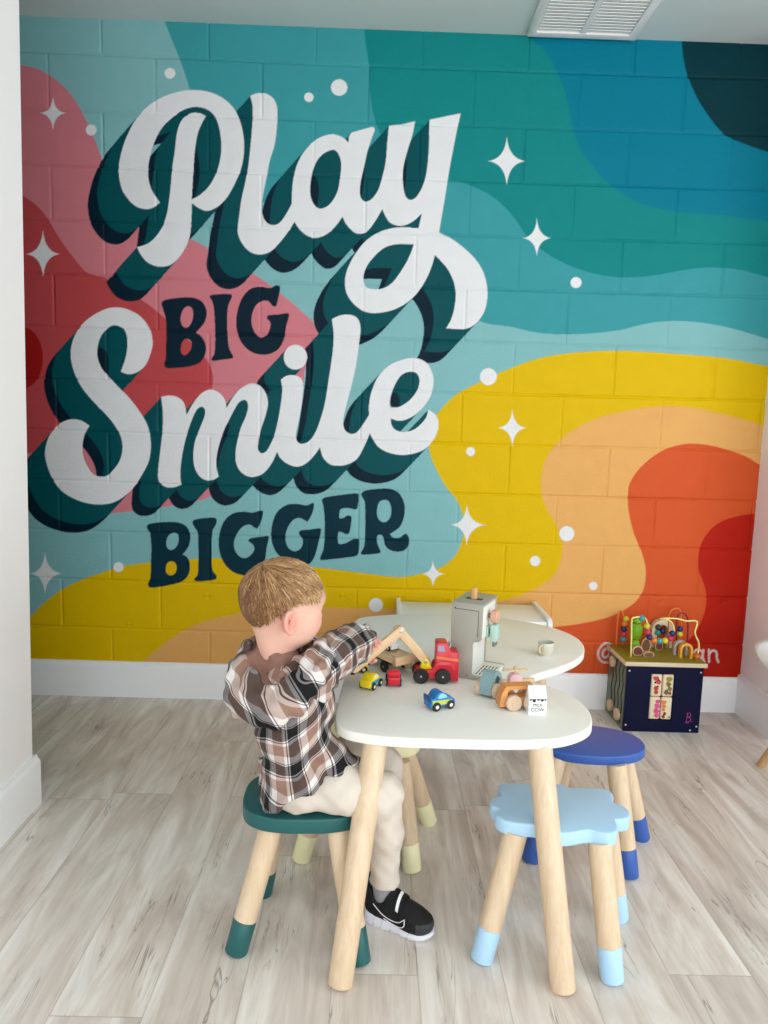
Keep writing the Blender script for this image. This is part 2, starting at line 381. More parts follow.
play = [[(250.3, 95.8, 1), (256.7, 93.3), (265, 93.3), (272.5, 97.5), (276.7, 105), (277.5, 113.3), (276.7, 130), (274.2, 146.7), (270, 160), (267.5, 173.3), (264.2, 190), (261.7, 208.3), (263.3, 216.7), (266.7, 222.5), (273.3, 225.3), (280, 222.5), (286.7, 213.3), (292, 203.7, 1), (292.5, 186.7), (295, 171.7), (300, 158.3), (308.3, 146.7), (318.3, 138.3), (331.7, 134.2), (341.7, 136.7), (348.7, 142.5, 1), (349.2, 136.5), (351.7, 132.5, 1), (372.5, 126.7, 1), (375, 129), (371.7, 138.3), (367.5, 151.7), (364.2, 166.7), (360.8, 181.7), (360, 193.3), (361.7, 199.2), (365.8, 201.7), (371.7, 199.2), (378.3, 190), (382.5, 176.7), (385.8, 161.7), (387.5, 141.7), (389, 125.8, 1), (415.3, 121.3, 1), (412.5, 135), (408.3, 148.3), (405, 160), (403, 171.7), (403.3, 185), (405.8, 196.7), (410.8, 200), (416.7, 196.7), (423.3, 185), (426.7, 171.7), (428.7, 153.3), (429.3, 135), (429.7, 119.7, 1), (460.8, 113.3, 1), (455.8, 136.7), (450, 166.7), (445.8, 193.3), (440, 227.5), (439.2, 232.5, 1), (446.7, 235.8), (458.3, 243.3), (471.7, 255), (481.7, 268.3), (486.7, 283.3), (487.5, 296.7), (485, 310), (479.2, 320), (471.7, 326.7), (463.3, 329.2), (446.3, 328.3, 1), (451.7, 318.3), (455, 305), (455.8, 291.7), (453.3, 280), (446.7, 267.5), (435, 254.7, 1), (431.7, 266.7), (425, 281.7), (413.3, 297.5), (397, 308.5), (378.3, 313), (365, 311.7), (355, 305), (347.5, 295), (345, 283.3), (346.7, 271.7), (351.7, 260), (357.5, 251), (365, 241.7), (376.7, 233.3), (390, 228.7), (402, 227.3), (418.7, 228.3, 1), (422, 213.3, 1), (415, 220), (406.7, 224.7), (398.3, 225.8), (390, 222.5), (385, 215), (382.5, 209, 1), (375, 221.7), (366.7, 231.7), (358.3, 233.8), (351.7, 230), (345.8, 223.3), (342.5, 216.7, 1), (336.7, 225), (326.7, 234.2), (315, 238), (305, 234.2), (298.3, 227.5), (294.6, 221.8, 1), (288.3, 231.7), (278.3, 244.2), (270, 251.7), (260, 254.5), (250, 251.7), (241.7, 242.5), (237.8, 231.7), (239.2, 216.7), (241.7, 199), (245, 184), (248.3, 166.7), (250.8, 143.3), (252.5, 123.3), (252.8, 106.7)],
        [(333.3, 149.7), (338.3, 153.3), (341.3, 163.3), (340.3, 176.7), (337.5, 191.7), (330, 204.2), (321.7, 208.7), (315.8, 206.7), (310.8, 196.7), (310.8, 181.7), (314.2, 166.7), (321.7, 155)],
        [(414, 244.2, 1), (396.7, 244.2), (385, 247.5), (375, 255.8), (366.7, 266.7), (363.3, 278.3), (365.8, 286.7), (373.3, 289.2), (383.3, 288.3), (393.3, 281.7), (405, 265), (410.8, 253.3)]]
smileS = [[(120.8, 371.7, 1), (128.3, 374.2), (136.7, 372.5), (145.5, 365), (151, 352), (152.7, 342.7), (150, 329.3), (140, 316), (126.7, 309), (118, 307.5), (108.3, 308.3), (95, 314.2), (83.3, 323.3), (75, 335), (70.8, 350), (71.7, 363.3), (76.7, 378.3), (85, 391.7), (96.7, 405), (108.3, 417), (116.7, 428.3), (121.3, 438.3), (122.5, 448.3), (120, 460), (113.3, 470), (106.7, 475.8), (100, 476.7), (93.3, 474.2), (86.7, 465), (83, 455), (82.5, 445), (85, 433.3), (89.7, 425.8, 1), (81.7, 420.8), (71.7, 419.2), (61.7, 422.5), (53.3, 430), (47.5, 440), (45, 453.3), (47.5, 466.7), (53.3, 480), (61.7, 490.8), (73.3, 498.3), (86.7, 503), (100, 504.5), (113.3, 502.5), (125, 495.8), (135, 485.8), (143, 473), (148.5, 462), (150.8, 449), (150, 435), (146.7, 423.3), (138.3, 409.5), (128, 396.5), (116, 384.5), (108, 376), (101.7, 368.3), (97.5, 356.7), (98.3, 343.3), (103.3, 332.5), (111.7, 325.8), (118.3, 325.8), (125, 330.8), (127.5, 341.7), (125.8, 356.7)]]
smile = [[(161.2, 396.7, 1), (170, 395.5), (178.3, 397.5), (184.2, 403.3), (186.7, 415, 1), (193.3, 403.3), (201.7, 393.3), (210.8, 389.5), (220, 393.3), (225, 400), (226.7, 408, 1), (234, 396), (243.3, 386.7), (251.7, 383.3), (260, 385.8), (265.8, 393.3), (268, 403.3), (265.8, 415), (260.8, 430), (258.3, 443.3), (258.3, 450), (261.7, 453.3), (266.7, 450.8), (273.3, 438.3), (277.5, 423.3), (280.8, 405), (282.3, 390), (281, 379.5, 1), (286.7, 375.8), (295, 375.3), (301.7, 379.2), (303.3, 389), (301.7, 405), (298.3, 423.3), (295.8, 435), (297.5, 441.7), (301.7, 443.8), (308.3, 441.7), (315, 433.3), (320, 421), (325, 403.3), (329.2, 376.7), (333, 350), (333.7, 333.3), (332, 319.2, 1), (340, 315.5), (350, 314.7), (357.5, 318.3), (360.5, 326.7), (359.2, 343.3), (355.8, 367), (350.5, 390), (345.8, 408), (343.3, 421.7), (345, 430), (350.8, 433.8), (356.7, 432.5), (363.3, 424.2), (369.2, 415, 1), (369.2, 405), (371.7, 391.7), (378.3, 376.7), (390, 365), (405, 359), (413.3, 358), (421, 359.5), (428.5, 365), (433.5, 378), (431.7, 393.3), (425, 405), (415, 415), (405, 420), (398.3, 420.8), (390.8, 418.3, 1), (391.7, 425), (395.8, 430), (403.3, 432), (413.3, 430), (421.7, 423.3), (426.7, 416.7), (428.3, 409.7, 1), (435, 414.2), (438.7, 421.7), (437.5, 431.7), (431.7, 442.5), (423.3, 450), (413.3, 453.7), (401.7, 455), (388.3, 452.5), (378.3, 446.7), (372.5, 438.3), (370, 433.3, 1), (365, 445), (357.5, 458.3), (348.3, 464.2), (338.3, 465.8), (330, 464.2), (323.3, 457.5), (320, 447.5, 1), (313.3, 456.7), (305, 464.2), (296.7, 466.7), (286.7, 463.3), (280, 457.5), (277.2, 451.7, 1), (271.7, 463.3), (263.3, 473.3), (253.3, 477), (245, 475), (238.3, 468.3), (235.5, 458.3), (236.7, 445), (240.8, 428.3), (245.8, 416.7), (248.3, 406.7), (246.7, 400.8), (243.3, 400), (238.3, 403.3), (230, 418.3), (225, 428), (221.7, 436.7), (217.5, 451.7), (216.2, 465), (218.7, 476.7, 1), (213.3, 479.7), (206.7, 480.3), (200, 476.7), (195, 468.3), (193.3, 456.7), (195, 441.7), (200, 428.3), (205, 415), (205, 409.2), (201.7, 406.7), (196.7, 410), (190, 425), (185, 441.7), (181.7, 458.3), (180.3, 473.3), (181.3, 484.7, 1), (173.3, 487.5), (165, 486.7), (159.2, 481.7), (158, 473.3), (160, 453.3), (162.5, 431.7), (163, 413.3)],
         [(410, 371.7), (416.7, 373.3), (419.7, 380), (417.5, 390), (410, 400), (401.7, 405.8), (396.7, 407.5), (389.7, 407.2, 1), (390.8, 396.7), (395, 385), (401.7, 375)],
         [(295.5 + 11.7 * math.cos(a), 357.2 + 12.4 * math.sin(a)) for a in np.linspace(0, 2 * PI, 24, endpoint=False)]]
def letters(loops): return raster([crom(l, 5) for l in loops])
mP = letters(playP) | letters(playStem); mPl = mP | letters(play)
mSm = letters(smileS) | letters(smile)
nav = sweep(mPl, (0, 0), (-29.5, 33), 60); tea = sweep(mPl, (0, 0), (-20.5, 22.5), 42)
lay(nav, NA); lay(tea, TE)
nav = sweep(mSm, (0, 0), (-26, 29), 54); tea = sweep(mSm, (0, 0), (-18.5, 20.5), 40)
lay(nav, NA); lay(tea, TE)
lay(mPl, WH); lay(mSm, WH)

N = crop(150, 270, 4.987); Q = crop(140, 480, 6); R_ = crop(240, 470, 6); T_ = crop(310, 480, 6)
def slab(loops, c=NA): lay(raster([crom(l, 5) for l in loops]), c)
NB = (4, 46, 60)
slab([N([(58, 165), (75, 150), (150, 138), (215, 138), (260, 158), (283, 205), (275, 255), (250, 290), (228, 312, 1), (255, 330), (277, 370), (275, 420), (250, 460), (200, 480), (130, 488), (80, 487), (70, 470), (78, 445), (80, 380), (82, 300), (78, 240), (65, 195)]),
      N([(190, 180), (212, 195), (215, 235), (200, 275), (180, 288), (160, 275), (153, 240), (165, 200)]), N([(185, 343), (205, 355), (207, 385), (190, 415), (172, 425), (156, 412), (156, 375), (168, 350)])])
slab([N([(298, 130), (330, 122), (400, 120), (410, 130), (400, 155), (390, 180), (385, 250), (388, 330), (395, 390), (415, 430), (412, 440), (360, 447), (315, 453), (306, 445), (320, 420), (325, 380), (325, 300), (320, 200), (312, 160)])])
slab([N([(648, 82), (645, 120), (630, 182, 1), (613, 180), (590, 155), (560, 155), (530, 175), (510, 220), (508, 270), (525, 315), (555, 337), (585, 320), (600, 285), (600, 260), (584, 242), (588, 227), (640, 222), (688, 215), (695, 225), (680, 280), (670, 340), (640, 395), (590, 420), (530, 418), (480, 390), (445, 340), (430, 270), (438, 200), (460, 140), (500, 95), (550, 83), (600, 90), (630, 76)])])
slab([Q([(42, 275), (60, 262), (150, 252), (230, 255), (280, 280), (302, 330), (295, 390), (270, 430), (255, 447, 1), (285, 465), (300, 510), (290, 570), (250, 610), (180, 630), (90, 645), (55, 642), (48, 620), (62, 590), (65, 500), (68, 400), (60, 320), (45, 295)]),
      Q([(205, 317), (228, 330), (232, 365), (215, 405), (185, 420), (163, 405), (158, 370), (175, 330)]), Q([(190, 488), (213, 500), (220, 535), (205, 565), (180, 572), (158, 555), (155, 525), (168, 495)])], NB)
slab([Q([(315, 250), (340, 235), (440, 225), (460, 235), (455, 270), (437, 300), (430, 400), (435, 540), (460, 575), (455, 595), (400, 605), (340, 608), (325, 595), (345, 570), (350, 500), (350, 400), (345, 310), (325, 280)])], NB)
slab([Q([(738, 187), (730, 240), (705, 293, 1), (685, 285), (660, 268), (625, 275), (590, 310), (565, 370), (570, 420), (600, 460), (635, 468), (665, 450), (685, 420), (680, 390), (650, 364), (665, 350), (740, 340), (768, 337), (773, 347), (760, 410), (750, 480), (720, 540), (660, 570), (590, 565), (530, 530), (490, 470), (472, 390), (480, 310), (510, 240), (560, 200), (620, 190), (680, 195), (715, 185)])], NB)
slab([R_([(440, 197), (445, 215), (430, 270), (405, 312, 1), (385, 300), (355, 287), (320, 300), (285, 350), (273, 410), (290, 465), (325, 487), (360, 475), (378, 440), (375, 415), (355, 385), (360, 365), (420, 357), (480, 350), (488, 360), (475, 420), (455, 500), (430, 550), (390, 575), (340, 570), (270, 540), (215, 490), (188, 410), (195, 320), (225, 250), (280, 210), (340, 203), (400, 212)])], NB)
slab([R_([(492, 180), (510, 165), (600, 150), (700, 140), (713, 150), (708, 215), (700, 235), (680, 235), (645, 228), (605, 235), (597, 260), (597, 288), (620, 288), (645, 272), (668, 278), (670, 300), (655, 380), (635, 385), (615, 375), (592, 372), (592, 440), (630, 440), (690, 412), (715, 418), (716, 450), (705, 510), (640, 525), (550, 535), (485, 540), (482, 525), (500, 480), (508, 400), (508, 290), (500, 215)])], NB)
slab([T_([(310, 80), (330, 65), (420, 52), (490, 55), (540, 85), (568, 150), (565, 220), (540, 280), (480, 325, 1), (500, 345), (540, 345), (575, 322), (595, 350), (592, 390), (570, 420), (530, 430), (480, 420), (450, 390), (440, 345), (425, 328), (405, 335), (405, 380), (425, 430), (415, 440), (320, 448), (305, 440), (325, 400), (330, 330), (332, 220), (328, 130), (312, 100)]),
      T_([(440, 120), (470, 125), (487, 165), (485, 215), (460, 250), (430, 250), (408, 225), (403, 180), (415, 135)])], NB)

# ---- sparkles and dots
def star(cx, cy, l, r, t, b):
    o = []
    tips = [(cx, t), (r, cy), (cx, b), (l, cy)]
    for i in range(4):
        p, q = tips[i], tips[(i + 1) % 4]
        kx, ky = cx + ((p[0] + q[0]) / 2 - cx) * .16, cy + ((p[1] + q[1]) / 2 - cy) * .16
        for k in range(10):
            s = k / 10; o.append(((1 - s) ** 2 * p[0] + 2 * s * (1 - s) * kx + s * s * q[0], (1 - s) ** 2 * p[1] + 2 * s * (1 - s) * ky + s * s * q[1]))
    return o
for st in ((53, 113, 40, 66, 96, 131), (43, 254, 26, 60, 229, 278), (507, 161, 488, 526, 136, 186), (537, 238, 523, 551.5, 218, 257), (512.5, 428, 498, 527, 409, 447), (467, 525, 451, 486, 504, 546), (433, 574, 422, 445, 560, 587), (45, 573.5, 30, 62, 551, 595)): lay(raster([star(*st)]), WH)
for cx, cy, r in ((170, 73.3, 5.4), (91.3, 130, 5.5), (309, 97.3, 4.7), (339.3, 87.5, 8.3), (576.3, 282.5, 5.5), (488.5, 376.6, 8.5), (470.8, 451.6, 4.5), (567, 533.7, 7.5), (535.3, 561, 5.2), (593.5, 586, 4.2), (118.5, 567, 5), (376, 605, 7)):
    lay(raster([[(cx + r * math.cos(a), cy + r * math.sin(a)) for a in np.linspace(0, 2 * PI, 28, endpoint=False)]]), WH)

# ---- the painted handle at the lower right (the cube toy stands in front of its middle)
def stroke(pts, r):
    P = crom(pts, 6, False); m = np.zeros((RH, RW), bool)
    for a, b in zip(P[:-1], P[1:]):
        d = np.array(b) - np.array(a); L = np.linalg.norm(d) + 1e-9; nn = np.array((-d[1], d[0])) / L * r
        m |= raster([[tuple(np.array(a) + nn), tuple(np.array(b) + nn), tuple(np.array(b) - nn), tuple(np.array(a) - nn)]])
    for a in P[::2] + [P[-1]]: m |= raster([[(a[0] + r * math.cos(t), a[1] + r * math.sin(t)) for t in np.linspace(0, 2 * PI, 12, endpoint=False)]])
    return m
TXT = (222, 200, 196)
for s_ in ([(610, 651), (607, 648.5), (603.5, 651), (603, 656), (606, 657.5), (609.5, 654), (610.5, 650), (610.5, 656), (613, 657.5), (615, 652), (612, 645), (605, 643.5), (599.5, 649), (598.5, 656), (602, 661.5), (608, 662.5)],
           [(703, 652), (698, 649.5), (693.5, 653), (693.5, 659.5), (697.5, 662), (702, 657), (703.5, 650), (703, 657), (704.5, 662)],
           [(709, 649.5), (709.3, 662)], [(709, 655), (712.5, 650.5), (716.5, 652), (717, 658), (718.5, 662)]):
    lay(stroke(s_, 1.15), TXT)

# ---- mesh: one fine grid, its mortar joints pressed in, the paint carried as a colour attribute
cov = pic.reshape(NZg + 1, SS, NXg + 1, SS, 3).mean((1, 3))
xs = MX0 + (MX1 - MX0) * np.arange(NXg + 1) / NXg; zs = MZ0 + (MZ1 - MZ0) * np.arange(NZg + 1) / NZg
Xg, Zg = np.meshgrid(xs, zs)
row = -1.44162 + .04525 * Xg + 4.90634 * Zg - .01503 * Xg ** 2 - .00173 * Xg * Zg + .00413 * Zg ** 2
colm = -.01199 + 2.45944 * Xg + .00702 * Zg + .00092 * Xg * Zg
ri = np.floor(row); rr_ = np.random.RandomState(3)
cshift = colm + .5 * (np.mod(ri, 2) == 1)
def wob(a, b, s): return np.sin(a * s + 1.3 * np.sin(b * s * .7)) * .5 + np.sin(b * s * 1.7 + a * s * .33) * .5
dz_ = np.abs(row - np.round(row)) * .2032 + .0008 * wob(Xg, Zg, 31)
dx_ = np.abs(cshift - np.round(cshift)) * .4064 + .0008 * wob(Zg, Xg, 37)
wz, wx = .0046, .0042
gz = np.exp(-(dz_ / wz) ** 4) * (.75 + .25 * wob(Xg, Zg, 9)); gx = np.exp(-(dx_ / wx) ** 4) * (.6 + .3 * wob(Xg * 1.7, Zg, 7))
depth = np.maximum(gz * .0062, gx * .0054)
tilt = (np.sin(np.floor(cshift) * 12.9 + ri * 78.2) * .5) * .0012 + np.sin(np.floor(cshift) * 5.1 + ri * 3.3) * (dz_ - .05) * .012
Yg = depth + tilt
for (px, py, s_) in ((402, 598, .008), (344, 597, .007), (661, 602, .008), (723, 602, .009), (208, 597, .008), (130, 625, .006), (447, 601, .006)):   # plugged holes and chips
    hx, hz = wall_pt(px, py); d2 = ((Xg - hx) ** 2 + (Zg - hz) ** 2) / s_ ** 2
    Yg += .004 * np.exp(-d2) - .0035 * np.exp(-(((Xg - hx + s_ * 1.2) ** 2 + (Zg - hz - s_) ** 2) / s_ ** 2))
Yg = np.clip(Yg, -.004, .012)
V = np.stack([Xg, Yg, Zg], -1).reshape(-1, 3).astype(np.float32)
W1 = NXg + 1
i0 = (np.arange(NZg)[:, None] * W1 + np.arange(NXg)[None, :]).ravel()
Fq = np.stack([i0, i0 + 1, i0 + 1 + W1, i0 + W1], 1)
ex = np.array([[XL, .002, 0], [MX0, .002, 0], [MX0, .002, H], [XL, .002, H], [MX1, .002, 0], [MX1, .002, MZ0], [MX0, .002, MZ0],
               [XL, .06, 0], [MX1, .06, 0], [MX1, .06, H], [XL, .06, H]], np.float32)
nb = len(V); V = np.vstack([V, ex])
exf = np.array([[0, 1, 2, 3], [1, 4, 5, 6], [7, 10, 9, 8]]) + nb
Fq = np.vstack([Fq, exf])
me = bpy.data.meshes.new('wall_back'); me.vertices.add(len(V)); me.vertices.foreach_set('co', V.ravel())
me.loops.add(Fq.size); me.loops.foreach_set('vertex_index', Fq.ravel().astype(np.int32))
me.polygons.add(len(Fq)); me.polygons.foreach_set('loop_start', np.arange(0, Fq.size, 4, dtype=np.int32))
me.polygons.foreach_set('use_smooth', np.ones(len(Fq), bool)); me.update(calc_edges=True)
at = me.attributes.new('paint', 'FLOAT_COLOR', 'POINT')
cc = np.ones((len(V), 4), np.float32); cc[:nb, :3] = cov.reshape(-1, 3); cc[nb:, :3] = [lin(v) for v in AQ]
at.data.foreach_set('color', cc.ravel())
k = NT('painted_block_wall'); a_ = k.new('ShaderNodeAttribute', attribute_name='paint')
o_ = k.obj(); n_ = k.noise(o_, 14, 4)
mm = k.new('ShaderNodeMix', data_type='RGBA', blend_type='MULTIPLY'); mm.inputs[0].default_value = 1
k.link(a_.outputs['Color'], mm.inputs[6]); k.link(k.math('MULTIPLY_ADD', n_, .10, .95), mm.inputs[7]); k.color(mm.outputs[2]); k.rough(.45); k.b.inputs['Specular IOR Level'].default_value = .10
k.bump(k.math('ADD', k.noise(o_, 110, 4, .6), k.math('MULTIPLY', k.noise(o_, 300, 2), .3)), .6, .003)
me.materials.append(k.m)
ob = bpy.data.objects.new('wall_back', me); COL.objects.link(ob); struct(ob)
# ================================================================== TABLE, STOOLS, CABINET, CHAIR
def at_z(px, py, z):
    d = CF + CR * (px - 384) / FPX - CU * (py - 512) / FPX
    t = (z - CAM[2]) / d[2]; return (CAM[0] + t * d[0], CAM[1] + t * d[1])
def at_y(px, py, y):
    d = CF + CR * (px - 384) / FPX - CU * (py - 512) / FPX
    t = (y - CAM[1]) / d[1]; return (CAM[0] + t * d[0], CAM[2] + t * d[2])

m_beech = wood('beech_wood', rgb(228, 205, 175), rgb(211, 184, 150), 'Z', 1.3, .42)
m_top = paint('cream_white_laminate', rgb(246, 243, 235), .42, 0, 0, .008, .3)

TZ = .50
t = thing('play_table', 'low cream white kidney-shaped play table on round beech legs', 'table', (1.57, -.95, 0))
outline = [(1.213, -1.345), (1.216, -1.22), (1.222, -1.04), (1.224, -.78), (1.228, -.57), (1.245, -.495), (1.30, -.455), (1.40, -.425), (1.535, -.405), (1.66, -.415), (1.76, -.445), (1.845, -.49), (1.915, -.555), (1.955, -.645), (1.957, -.735), (1.932, -.82), (1.883, -.895), (1.812, -.965), (1.748, -1.015), (1.722, -1.045), (1.728, -1.075), (1.760, -1.105), (1.797, -1.160), (1.817, -1.235), (1.812, -1.305), (1.790, -1.360), (1.745, -1.402), (1.690, -1.427), (1.584, -1.440), (1.432, -1.442), (1.320, -1.436), (1.250, -1.414), (1.222, -1.385)]
G().prism([(x - 1.57, y + .95) for x, y in crom(outline, 5)], TZ - .023, TZ, .004, 3).go('tabletop', m_top, t, 40)
for top, ft in (((1.307, -1.40), (1.246, -1.537)), ((1.667, -1.405), (1.714, -1.538)), ((1.815, -.68), (1.915, -.53)), ((1.30, -.56), (1.262, -.455))):
    G().rod((top[0] - 1.57, top[1] + .95, TZ - .021), (ft[0] - 1.57, ft[1] + .95, 0.0), .0275, .0265, 32, .004).go('leg', m_beech, t, 50)

def stool(label, col, c, outline, feet, tops, sz=.31, th=.034, nm='paint'):
    m = paint(nm, col, .38, 0, 0, .02)
    r = thing('childrens_stool', label, 'stool', (c[0], c[1], 0), 0, 'low stools around the play table')
    G().prism([(x - c[0], y - c[1]) for x, y in outline], sz - th, sz, .004, 3).go('seat', m, r, 40)
    for f, tp in zip(feet, tops):
        a = Vector((tp[0] - c[0], tp[1] - c[1], sz - th + .002)); b = Vector((f[0] - c[0], f[1] - c[1], 0))
        k = b + (a - b) * .255
        lg = G().rod(a, k, .0258, .0258, 28).go('leg', m_beech, r, 50)
        G().rod(k, b, .0261, .0252, 28, .003).go('painted_tip', m, lg, 50)
    return r
def blob(cx, cy, rx, ry, p, rot=0, n=64, pinch=0.0):
    o = []; ca, sa = math.cos(rot), math.sin(rot)
    for i in range(n):
        a = 2 * PI * i / n; c, s = math.cos(a), math.sin(a)
        x = rx * math.copysign(abs(c) ** (2 / p), c); y = ry * math.copysign(abs(s) ** (2 / p), s) * (1 + pinch * x / rx)
        o.append((cx + x * ca - y * sa, cy + x * sa + y * ca))
    return o
SZ = .31
stool('teal green stool with a rounded seat that the child sits on', rgb(24, 92, 92), (1.155, -1.355), blob(1.152, -1.330, .145, .114, 2.9, .04),
      [(1.012, -1.450), (1.286, -1.472), (1.037, -1.249), (1.306, -1.229)], [(1.082, -1.396), (1.226, -1.400), (1.080, -1.280), (1.232, -1.280)], SZ, .034, 'teal_paint')
cl = [(88, 95), (96, 68), (150, 60), (215, 66), (275, 72), (330, 64), (395, 68), (432, 82), (500, 84), (570, 86), (622, 98), (640, 120), (638, 152, 1), (680, 166), (718, 196), (714, 226), (690, 234), (650, 236, 1), (662, 270), (655, 294), (620, 304), (578, 298), (535, 288), (495, 290), (450, 299), (398, 303), (340, 294), (300, 276), (262, 262), (200, 258), (130, 248), (85, 226), (72, 206), (92, 186, 1), (58, 174), (47, 150), (62, 130), (104, 120, 1)]
cl = [at_z(480 + p[0] / 4.8, 770 + p[1] / 4.8, SZ) + tuple(p[2:]) for p in cl]
stool('pale sky blue stool with a wavy cloud-shaped seat', rgb(178, 217, 246), (1.735, -1.36), crom(cl, 4)[::-1],
      [(1.554, -1.456), (1.827, -1.508), (1.906, -1.312), (1.612, -1.298)], [(1.622, -1.418), (1.800, -1.448), (1.852, -1.318), (1.650, -1.345)], SZ, .032, 'sky_blue_paint')
stool('deep blue stool with a smooth oval seat', rgb(50, 92, 172), (1.915, -1.03), blob(1.903, -1.003, .155, .102, 2.2, -.06),
      [(1.741, -1.087), (1.991, -1.148), (2.089, -.969), (1.84, -.905)], [(1.805, -1.060), (1.955, -1.095), (2.005, -.985), (1.865, -.955)], SZ, .026, 'deep_blue_paint')
stool('pale yellow stool pushed under the table beyond the seated child', rgb(246, 242, 196), (1.298, -1.01), blob(1.292, -.985, .145, .105, 2.8, .0),
      [(1.119, -1.111), (1.416, -1.143), (1.478, -.911), (1.18, -.88)], [(1.19, -1.075), (1.378, -1.095), (1.385, -.96), (1.215, -.945)], SZ, .034, 'pale_yellow_paint')

# ---- white toy cabinet against the mural wall
m_cab = paint('white_cabinet', rgb(240, 241, 243), .35, 0, 0, .01); m_gap = paint('cabinet_dark_gap', rgb(70, 70, 72), .8)
t = thing('toy_cabinet', 'low white cabinet against the mural wall behind the play table', 'cabinet', (1.68, -.155, 0))
w2, d0, d1, hh = .292, -.14, .138, .460
sd = [(d0, 0), (d1, 0), (d1, hh)] + [(d0 + .03 - .03 * math.sin(a) + 0, hh - .03 + .03 * math.cos(a)) for a in np.linspace(0, PI / 2, 6)]
for s_ in (-1, 1):
    x0 = s_ * (w2 - .009)
    G().prism(sd, x0 - .009, x0 + .009, .002, 2, 'YZ').go('side_panel', m_cab, t, 40)
G().box((-w2 + .018, d0 + .012, hh - .034), (w2 - .018, d1 - .004, hh - .014), .002).go('top_panel', m_cab, t, 40)
G().box((-w2 + .018, d1 - .014, .03), (w2 - .018, d1 - .004, hh - .02), 0).go('back_panel', m_cab, t, 40)
G().box((-w2 + .018, d0 + .02, .03), (w2 - .018, d1 - .014, .048), .001).go('bottom_panel', m_cab, t, 40)
for x0, x1 in ((-w2 + .021, -.002), (.002, w2 - .021)):
    dr = G().box((x0, d0 + .004, .05), (x1, d0 + .020, hh - .040), .003).go('door', m_cab, t, 40)
    xm = (x0 + x1) / 2; G().box((xm - .035, d0 - .001, hh - .052), (xm + .035, d0 + .0045, hh - .0405), .002).go('gap_shade_strip', m_gap, dr, 40)  # dark strip painted in for the shade of the gap over the door

# ---- white shell chair at the right edge of the frame
m_shell = paint('white_shell_plastic', rgb(240, 241, 243), .3, 0, 0, .01)
m_chleg = wood('oak_dowel', rgb(206, 168, 122), rgb(184, 144, 98), 'Z', 1.5)
t = thing('shell_chair', 'white moulded shell chair on wooden dowel legs by the right wall', 'chair', (2.85, -.66, 0))
def chair_section(u):   # along the seat: u 0 front lip .. 1 top of the back
    P = crom([(-.238, .372), (-.248, .405), (-.235, .432), (-.19, .440), (-.05, .418), (.10, .412), (.18, .445), (.225, .56), (.255, .70), (.262, .78)], 4, False)
    i = u * (len(P) - 1); a = int(min(i, len(P) - 2)); f = i - a
    return P[a][0] * (1 - f) + P[a + 1][0] * f, P[a][1] * (1 - f) + P[a + 1][1] * f
rows = []
NU, NW = 26, 20
for i in range(NU + 1):
    u = i / NU; y, z = chair_section(u); hw = .235 * (1 - .55 * abs(2 * u - 1) ** 4) * (1 - .06 * u)
    rows.append([(w * hw * (1 if True else 0), y + (-.02 * w * w if u > .55 else 0), z - .004 + .035 * abs(w) ** 2.4 * (1 - abs(2 * u - 1) * .6)) for w in np.linspace(-1, 1, NW + 1)])
vs_, fs_ = [p for r in rows for p in r], []
for i in range(NU):
    for j in range(NW): a = i * (NW + 1) + j; fs_.append((a, a + 1, a + NW + 2, a + NW + 1))
rot = math.radians(-82)
sh = link_mesh('seat_shell', [Matrix.Rotation(rot, 3, 'Z') @ Vector(p) + Vector((.100, .075, -.035)) for p in vs_], fs_, m_shell, t, 180)
md = sh.modifiers.new('thickness', 'SOLIDIFY'); md.thickness = .009; md.offset = 0
for a, b in (((-.10, -.10), (-.23, .162)), ((.10, -.10), (.17, -.22)), ((.10, .12), (.24, .13)), ((-.12, .10), (-.06, .27))):
    pass
for a, b in (((-.085, .06), (-.160, .162)), ((.09, .07), (.20, .215)), ((.08, -.08), (.22, -.19)), ((-.08, -.09), (-.19, -.22))):
    G().rod((a[0] + .05, a[1], .366), (b[0], b[1], 0), .017, .014, 20, .002).go('leg', m_chleg, t, 50)
g = G(); g.tube([(-.12, .09, .28), (.12, -.11, .28)], .004, 8); g.tube([(.13, .10, .28), (-.115, -.12, .28)], .004, 8); g.go('cross_brace', paint('black_brace', rgb(30, 30, 32), .4), t, 180)
# ================================================================== TOYS ON THE TABLE
def gloss(n, c, r=.3): return paint(n, c, r, 0, 0, .015)
m_red = gloss('red_gloss_paint', rgb(206, 26, 44)); m_blk = gloss('black_wheel', rgb(22, 20, 20), .35); m_yel = gloss('yellow_gloss_paint', rgb(238, 212, 20))
m_hub = paint('white_hub', rgb(238, 236, 230), .3); m_pane = gloss('printed_window_blue_grey', rgb(150, 160, 178)); m_wpr = gloss('printed_white', rgb(236, 236, 238))
m_nat = wood('pale_toy_wood', rgb(226, 197, 158), rgb(203, 168, 124), 'X', 2.5, .5); m_natz = wood('pale_toy_wood_upright', rgb(224, 196, 160), rgb(200, 166, 126), 'Z', 2.5, .5)
m_steel = NT('bright_steel'); m_steel.color(rgb(205, 205, 205)); m_steel.b.inputs['Metallic'].default_value = 1; m_steel.rough(.3); m_steel = m_steel.m
def ycyl(g, x, y0, y1, z, r, n=24, bev=.0015):
    Mt = Matrix.Translation((x, y0, z)) @ Matrix.Rotation(-PI / 2, 4, 'X'); L = y1 - y0
    g.lathe([(.0004, 0), (r - bev, 0), (r, bev), (r, L - bev), (r - bev, L), (.0004, L)], n, Mt); return g
